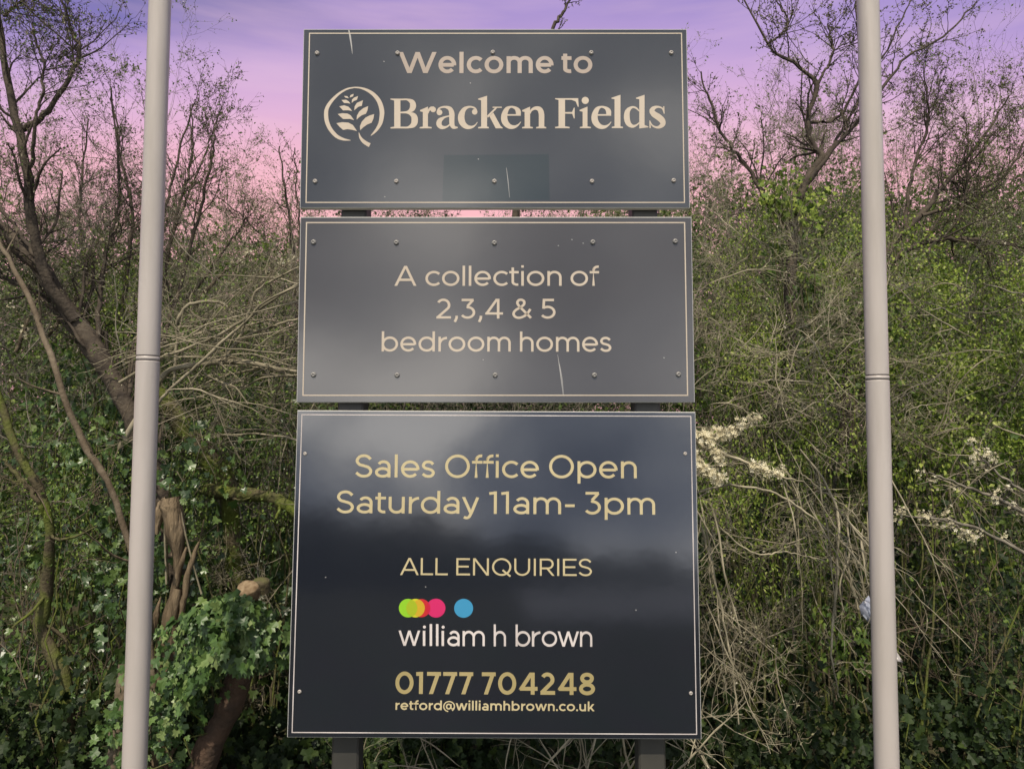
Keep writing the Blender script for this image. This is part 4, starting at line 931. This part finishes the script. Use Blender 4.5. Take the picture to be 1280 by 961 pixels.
limb_tree('dry_bramble', 'long pale dead stems crossing low between the cream blossom and the right flagpole', 'shrub',
    [[(860, 618, 3.1, 3), (900, 608, 3.1, 4), (950, 611, 3.1, 4), (990, 628, 3.1, 4), (1025, 655, 3.1, 3.5), (1060, 685, 3.1, 3), (1085, 720, 3.1, 2.5)],
     [(1000, 560, 3.1, 3), (1040, 620, 3.08, 4), (1048, 660, 3.06, 4.5), (1046, 720, 3.05, 4.5), (1040, 790, 3.05, 4), (1042, 840, 3.05, 3), (1050, 872, 3.05, 2)],
     [(1040, 830, 3.05, 2.5), (1058, 828, 3.05, 2.2), (1072, 838, 3.05, 1.8), (1082, 844, 3.05, 1.2)],
     [(875, 650, 3.15, 4), (888, 700, 3.15, 4), (903, 770, 3.15, 4), (915, 830, 3.15, 3), (924, 905, 3.15, 2)],
     [(1000, 590, 3.1, 3), (1030, 615, 3.1, 3), (1065, 640, 3.1, 2.5), (1090, 672, 3.1, 2)],
     [(895, 655, 3.1, 3), (940, 690, 3.1, 3), (985, 690, 3.1, 2.5), (1030, 700, 3.1, 2)],
     [(1055, 690, 3.0, 3), (1066, 735, 3.0, 3.5), (1076, 765, 3.0, 3), (1092, 782, 3.0, 2)]],
    62, M_dry, [(6, 40, .18, .13, (0, 0, -.02), 7), (3, 44, .08, .14, (0, 0, -.01), 5)], knob=.0025, ws=.72, group=G_T)
# ------------------------------------------------------------------ blackthorn on the right
limb_tree('blackthorn_tree', 'blackthorn with budding twigs crossing the top of the right flagpole', 'tree',
    [[(985, 480, 4.0, 30), (990, 330, 4.0, 22), (1000, 240, 4.0, 18), (1028, 200, 4.0, 15), (1015, 180, 4.0, 11), (1010, 150, 4.0, 10), (1020, 105, 4.0, 9), (995, 80, 4.0, 7), (960, 55, 4.0, 5), (925, -10, 4.0, 3)],
     [(1000, 240, 4.0, 12), (1040, 190, 3.95, 8), (1090, 130, 3.9, 7), (1130, 75, 3.9, 5), (1180, 45, 3.9, 4), (1222, 2, 3.9, 3)],
     [(1010, 155, 4.0, 8), (1050, 145, 4.0, 6), (1075, 90, 3.95, 5), (1070, 20, 3.95, 4), (1080, -30, 3.95, 3)],
     [(1020, 108, 4.0, 6), (1040, 70, 4.0, 5), (1035, 30, 4.0, 3)],
     [(990, 300, 4.0, 12), (940, 220, 4.05, 8), (900, 160, 4.05, 6), (875, 90, 4.05, 3)],
     [(1028, 200, 4.0, 8), (1060, 150, 4.1, 5), (1130, 20, 4.1, 3), (1140, -30, 4.1, 2)],
     [(960, 55, 4.0, 5), (985, 30, 4.0, 4), (965, -10, 4.0, 2)]],
    51, M_dark, [(20, 44, .38, .13, (0, 0, .07), 8), (7, 42, .13, .15, U_, 5)], buds=6, ws=.62)
limb_tree('blackthorn_tree', 'dark spreading blackthorn right of the right flagpole', 'tree',
    [[(1060, 560, 4.3, 32), (1065, 420, 4.3, 26), (1100, 330, 4.3, 18), (1150, 270, 4.3, 13), (1190, 220, 4.3, 9), (1230, 170, 4.3, 6), (1262, 120, 4.3, 3)],
     [(1090, 345, 4.3, 12), (1150, 305, 4.25, 10), (1210, 300, 4.2, 8), (1290, 310, 4.2, 6)],
     [(1130, 290, 4.3, 9), (1140, 220, 4.3, 7), (1160, 150, 4.3, 5), (1155, 90, 4.3, 2)],
     [(1150, 270, 4.3, 8), (1220, 250, 4.3, 6), (1270, 200, 4.3, 5), (1290, 130, 4.3, 3)],
     [(1190, 300, 4.25, 6), (1210, 220, 4.25, 5), (1205, 140, 4.25, 2)]],
    52, M_dark, [(20, 44, .48, .13, (0, 0, .07), 8), (9, 42, .16, .15, U_, 5), (3, 46, .07, .15, U_, 4)], (L_haw, 1, .014, 'oval'), buds=3, ws=.62)
limb_tree('thorn_sapling', 'thin budding shoot showing above the top edge of the sign', 'tree',
    [[(640, 330, 4.6, 16), (655, 150, 4.6, 10), (690, 40, 4.6, 7), (705, 15, 4.6, 5), (722, -20, 4.6, 3)]], 53, M_dark, [(12, 40, .2, .13, U_, 7), (5, 46, .08, .14, U_, 5)], buds=4, ws=.7)
limb_tree('thorn_sapling', 'upright budding shoots against the upper left edge of the sign', 'tree',
    [[(372, 400, 4.4, 9), (366, 300, 4.4, 6), (358, 250, 4.4, 5), (349, 183, 4.4, 3)], [(378, 360, 4.4, 6), (372, 260, 4.4, 4), (368, 185, 4.4, 2.5)], [(340, 380, 4.4, 6), (330, 300, 4.4, 4), (262, 238, 4.4, 2)]],
    54, M_dark, [(10, 35, .26, .12, U_, 7), (5, 46, .09, .14, U_, 5)], buds=3, ws=.55)
limb_tree('thorn_sapling', 'budding shoots left of the left flagpole against the pink sky', 'tree',
    [[(150, 400, 4.4, 12), (165, 280, 4.4, 8), (150, 190, 4.4, 5), (138, 108, 4.4, 2.5)], [(200, 380, 4.4, 10), (220, 270, 4.4, 7), (240, 200, 4.4, 5), (238, 130, 4.4, 2.5)],
     [(215, 290, 4.4, 6), (250, 210, 4.4, 4), (275, 142, 4.4, 2.5)], [(120, 420, 4.4, 10), (100, 280, 4.4, 6), (110, 150, 4.4, 3)], [(230, 380, 4.4, 8), (290, 300, 4.4, 4), (310, 270, 4.4, 2.5)]],
    55, M_dark, [(20, 32, .36, .11, (0, 0, .09), 8), (6, 38, .12, .13, (0, 0, .08), 5)], buds=4, ws=.55)
# ivy clump high in the blackthorn and leaf clumps
ivy_mass('ivy_plant', 'bright green ivy clump high in the blackthorn left of the right flagpole', (965, 225, 1005, 275), (3.9, 4.05), 9, 60, L_sun, .028, 50, group=G_IVY, rad=.07)
ivy_mass('ivy_plant', 'dark ivy round the stem left of the right flagpole', (985, 300, 1075, 440), (4.0, 4.4), 26, 61, L_mid, .045, 26, group=G_IVY, rad=.1)

# ------------------------------------------------------------------ blossom sprays
def blossom_spray(label, limbs, seed, wmat, dens, spread):
    rng = np.random.default_rng(seed); ls = [limb(c, 24, .004, seed+i) for i, c in enumerate(limbs)]
    pts, rad = np.concatenate([a for a, _ in ls]), np.concatenate([r for _, r in ls])
    b = Vector(pts[0, 0]); b.z = 0; root = thing('blossom_spray', b, label, 'blossom branch', 'blackthorn blossom sprays')
    c1, q1 = children(rng, pts, rad, 10, 45, 1.0, 5, .12, (0, 0, .02), .7, .02, L=spread); q1 = np.minimum(q1, .003)
    pp, tt = on_twigs(rng, c1, dens, .1); n = len(pp); keep = rng.random(n) < .85; pp = pp[keep]
    # flowers gather in tufts along the spray
    k = 11; P = np.repeat(pp, k, 0)+rng.normal(0, .012, (len(pp)*k, 3)); nor = nrm(P-np.repeat(pp, k, 0)+np.array([0, -.012, .006]))
    tip = rng.normal(0, 1, P.shape)
    fl = leaves(rng, P, tip, nor, (.0105 if dens > 1 else .0085)*rng.uniform(.6, 1.2, len(P)), 'flower')
    lf = twig_leaves(rng, c1, 1, .016, 'oval')
    finish(root, [(pts, rad, 5), (c1, q1, 3)], (L_haw, [lf]), 'branches', wmat, [('blossom', L_flo, [fl])])
blossom_spray('dense cream blossom spray reaching out from the right edge of the sign',
    [[(850, 535, 3.0, 6), (885, 560, 2.98, 5), (925, 575, 2.96, 4), (965, 590, 2.95, 3), (1004, 602, 2.95, 2)], [(855, 545, 3.0, 4), (880, 585, 2.98, 3), (900, 600, 2.97, 2)], [(860, 530, 3.0, 4), (890, 545, 2.98, 3), (945, 525, 2.97, 1.5)]], 71, M_dry, 3, .06)
blossom_spray('sparse white blossom spray at the right edge above the dark gap',
    [[(1300, 650, 3.4, 6), (1250, 625, 3.4, 5), (1200, 605, 3.4, 3), (1160, 590, 3.4, 2)], [(1290, 620, 3.4, 4), (1245, 590, 3.4, 3), (1215, 560, 3.4, 2)]], 72, M_twig, 1, .17)
blossom_spray('low white blossom spray close right of the right flagpole',
    [[(1300, 700, 3.3, 5), (1220, 660, 3.3, 4), (1170, 648, 3.3, 3), (1125, 645, 3.3, 2)], [(1225, 672, 3.3, 3), (1190, 655, 3.3, 2), (1150, 640, 3.3, 1.5)]], 73, M_twig, 1, .15)
blossom_spray('white blossom spray behind the leaves left of the left flagpole',
    [[(60, 420, 4.3, 6), (100, 370, 4.3, 4), (140, 330, 4.3, 3)], [(20, 440, 4.3, 5), (40, 390, 4.3, 4), (60, 350, 4.3, 2)]], 74, M_bark, 1, .14)
blossom_spray('white blossom spray between the left flagpole and the sign',
    [[(230, 400, 4.3, 6), (270, 350, 4.3, 4), (310, 320, 4.3, 3)], [(300, 400, 4.3, 5), (330, 350, 4.3, 4), (360, 330, 4.3, 2)]], 75, M_bark, 1, .14)

# ------------------------------------------------------------------ ivy covered stump with sawn top
def stump():
    rng = np.random.default_rng(81); Y = 3.2
    base = at(300, 985, Y); base.z = 0
    root = thing('ivy_stump', base, 'ivy covered tree stump with a pale sawn top left of the sign', 'stump'); o = np.array(base)
    path, rad = limb([(232, 1010, Y, 36), (262, 930, Y, 32), (292, 870, Y, 30), (308, 800, Y, 28), (311, 765, Y, 27), (311, 752, Y, 26)], 24, .003, 3)
    v, f = tubes([(path, rad, 14)]); link('trunk', mesh_np('trunk', v-o, f, M_red), root)
    # the sawn face: a shallow dish tipped towards the viewer, with a chipped second step behind it
    c = at(311, 733, Y); n = 22; rr = .044
    for dx, dy, dz, r, tilt, nm in ((0, -.02, 0, rr, .55, 'sawn_face'), (.032, .055, .012, rr*.8, .25, 'bark_lump')):
        V = []
        for k, (s, hgt) in enumerate(((1.0, -.05), (1.02, -.004), (.95, .004), (.5, .006), (0.02, .004))):
            for i in range(n):
                t = 2*math.pi*i/n; q = r*s*(1+.05*math.sin(3*t+1)+.025*math.sin(7*t)); x, y, z = q*math.cos(t), q*math.sin(t), hgt
                V.append((c.x+dx+x, c.y+dy+y*math.cos(tilt)-z*math.sin(tilt), c.z+dz+y*math.sin(tilt)+z*math.cos(tilt)))
        F_ = [(k*n+i, k*n+(i+1) % n, (k+1)*n+(i+1) % n, (k+1)*n+i) for k in range(4) for i in range(n)]
        link(nm, mesh_np(nm, np.array(V)-o, np.array(F_), M_cut if nm == 'sawn_face' else M_moss), root)
    # ivy shingled over it
    N = 1500; px = np.where(rng.random(N) < .62, rng.normal(292, 27, N), rng.normal(240, 32, N)); py = rng.uniform(735, 910, N)
    keep = ~((py > 835) & (px > 262-.8*(py-850))) & (py > 738+np.abs(px-292)*.45); px, py = px[keep], py[keep]
    Yl = Y-.13-.16*rng.random(len(px))+.00004*(px-285)**2+.05*np.sin(px*.12)*np.cos(py*.09)
    P = np.array([at(a, b, c_) for a, b, c_ in zip(px, py, Yl)])
    side = (px-285)/55
    nor = nrm(np.stack([side*.6, -np.ones(len(px)), .55*np.ones(len(px))], 1)+rng.normal(0, .42, (len(px), 3))); tip = nrm(np.stack([side*.25, -.25*np.ones(len(px)), -np.ones(len(px))], 1)+rng.normal(0, .42, (len(px), 3)))
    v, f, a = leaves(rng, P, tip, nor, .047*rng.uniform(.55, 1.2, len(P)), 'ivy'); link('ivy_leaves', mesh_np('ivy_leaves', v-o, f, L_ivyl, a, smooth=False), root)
stump()

# ------------------------------------------------------------------ split snag of torn wood
def snag():
    rng = np.random.default_rng(91); Y = 3.35
    b = at(220, 985, Y); b.z = 0
    root = thing('split_snag', b, 'split snag of torn pale wood just right of the left flagpole', 'snag'); o = np.array(b)
    def piece(nm, ctrl, m, sides=8, knob=.004, sd=0):
        p, r = limb(ctrl, 12, knob*.25, sd); v, f = tubes([(p, r, sides)]); link(nm, mesh_np(nm, v-o, f, m), root)
    piece('trunk', [(200, 1000, Y, 40), (205, 880, Y, 34), (212, 780, Y, 20), (222, 735, Y, 12)], M_wood, 10, .004, 1)
    piece('torn_slab', [(222, 720, Y, 6), (222, 690, Y, 14), (219, 660, Y, 24), (215, 635, Y, 26), (213, 622, Y, 22)], M_wood, 6, .006, 2)
    piece('torn_slab', [(196, 668, Y, 5), (198, 648, Y, 12), (203, 632, Y, 14), (209, 624, Y, 8)], M_wood, 6, .004, 3)
    piece('splinter', [(212, 775, Y, 8), (218, 735, Y, 9), (226, 705, Y, 8), (233, 684, Y, 3)], M_wood, 7, .008, 4)
    piece('splinter', [(226, 775, Y, 7), (232, 735, Y, 8), (240, 700, Y, 7), (250, 676, Y, 2.5)], M_wood, 7, .008, 5)
    piece('splinter', [(215, 694, Y, 4), (219, 672, Y, 6), (221, 655, Y, 5)], M_cut, 5, .001, 6)
    piece('splinter', [(208, 730, Y, 2.4), (206, 670, Y, 2.6), (207, 640, Y, 2.2)], M_cane, 5, .001, 7)
    piece('splinter', [(252, 742, Y, 2.4), (240, 700, Y, 2.4), (230, 660, Y, 2.8), (226, 640, Y, 3)], M_cane, 5, .001, 8)
    piece('splinter', [(192, 790, Y, 10), (196, 765, Y, 7), (201, 746, Y, 1.5)], M_wood, 6, .003, 9)
snag()

# ------------------------------------------------------------------ plastic scraps caught in the twigs
M_plas = mat('dirty film', (.20, .21, .26), .35, .5, ((.25, .27, .33), 40, .4, .6))
M_plas2 = mat('grey film', (.26, .24, .23), .4, .5, ((.28, .26, .25), 40, .4, .6))
def scrap(label, outline, Y, m, seed):
    rng = np.random.default_rng(seed); c = at(*np.mean(outline, 0), Y); V = []; n = len(outline)
    for px, py in outline: V.append(at(px, py, Y+rng.normal(0, .012))-c)
    V = np.array([tuple(v) for v in V]); mid_ = V.mean(0)+np.array([0, -.015, 0]); ring = (V+mid_)/2+rng.normal(0, .004, V.shape)
    A = np.vstack([V, ring, mid_]); f4 = [(i, (i+1) % n, n+(i+1) % n, n+i) for i in range(n)]; f3 = [(n+i, n+(i+1) % n, 2*n) for i in range(n)]
    B = A+np.array([0, .0015, 0]); k = len(A)
    f4b = [tuple(x+k for x in q[::-1]) for q in f4]; f3b = [tuple(x+k for x in q[::-1]) for q in f3]; rim = [(i, k+i, k+(i+1) % n, (i+1) % n) for i in range(n)]
    s = link('plastic_scrap', mesh_np('plastic_scrap', np.vstack([A, B]), [np.array(f4+f4b+rim), np.array(f3+f3b)], m)); s.location = c
    tag(s, label, 'litter', 'plastic scraps caught in the twigs')
scrap('bluish torn plastic film snagged in twigs, left side of the right flagpole', [(1074, 757), (1086, 744), (1092, 760), (1094, 784), (1084, 776), (1077, 768)], 2.95, M_plas, 1)
scrap('small pointed grey plastic scrap sticking out right of the right flagpole', [(1112, 808), (1119, 811), (1129, 828), (1122, 826), (1113, 822)], 2.95, M_plas2, 2)
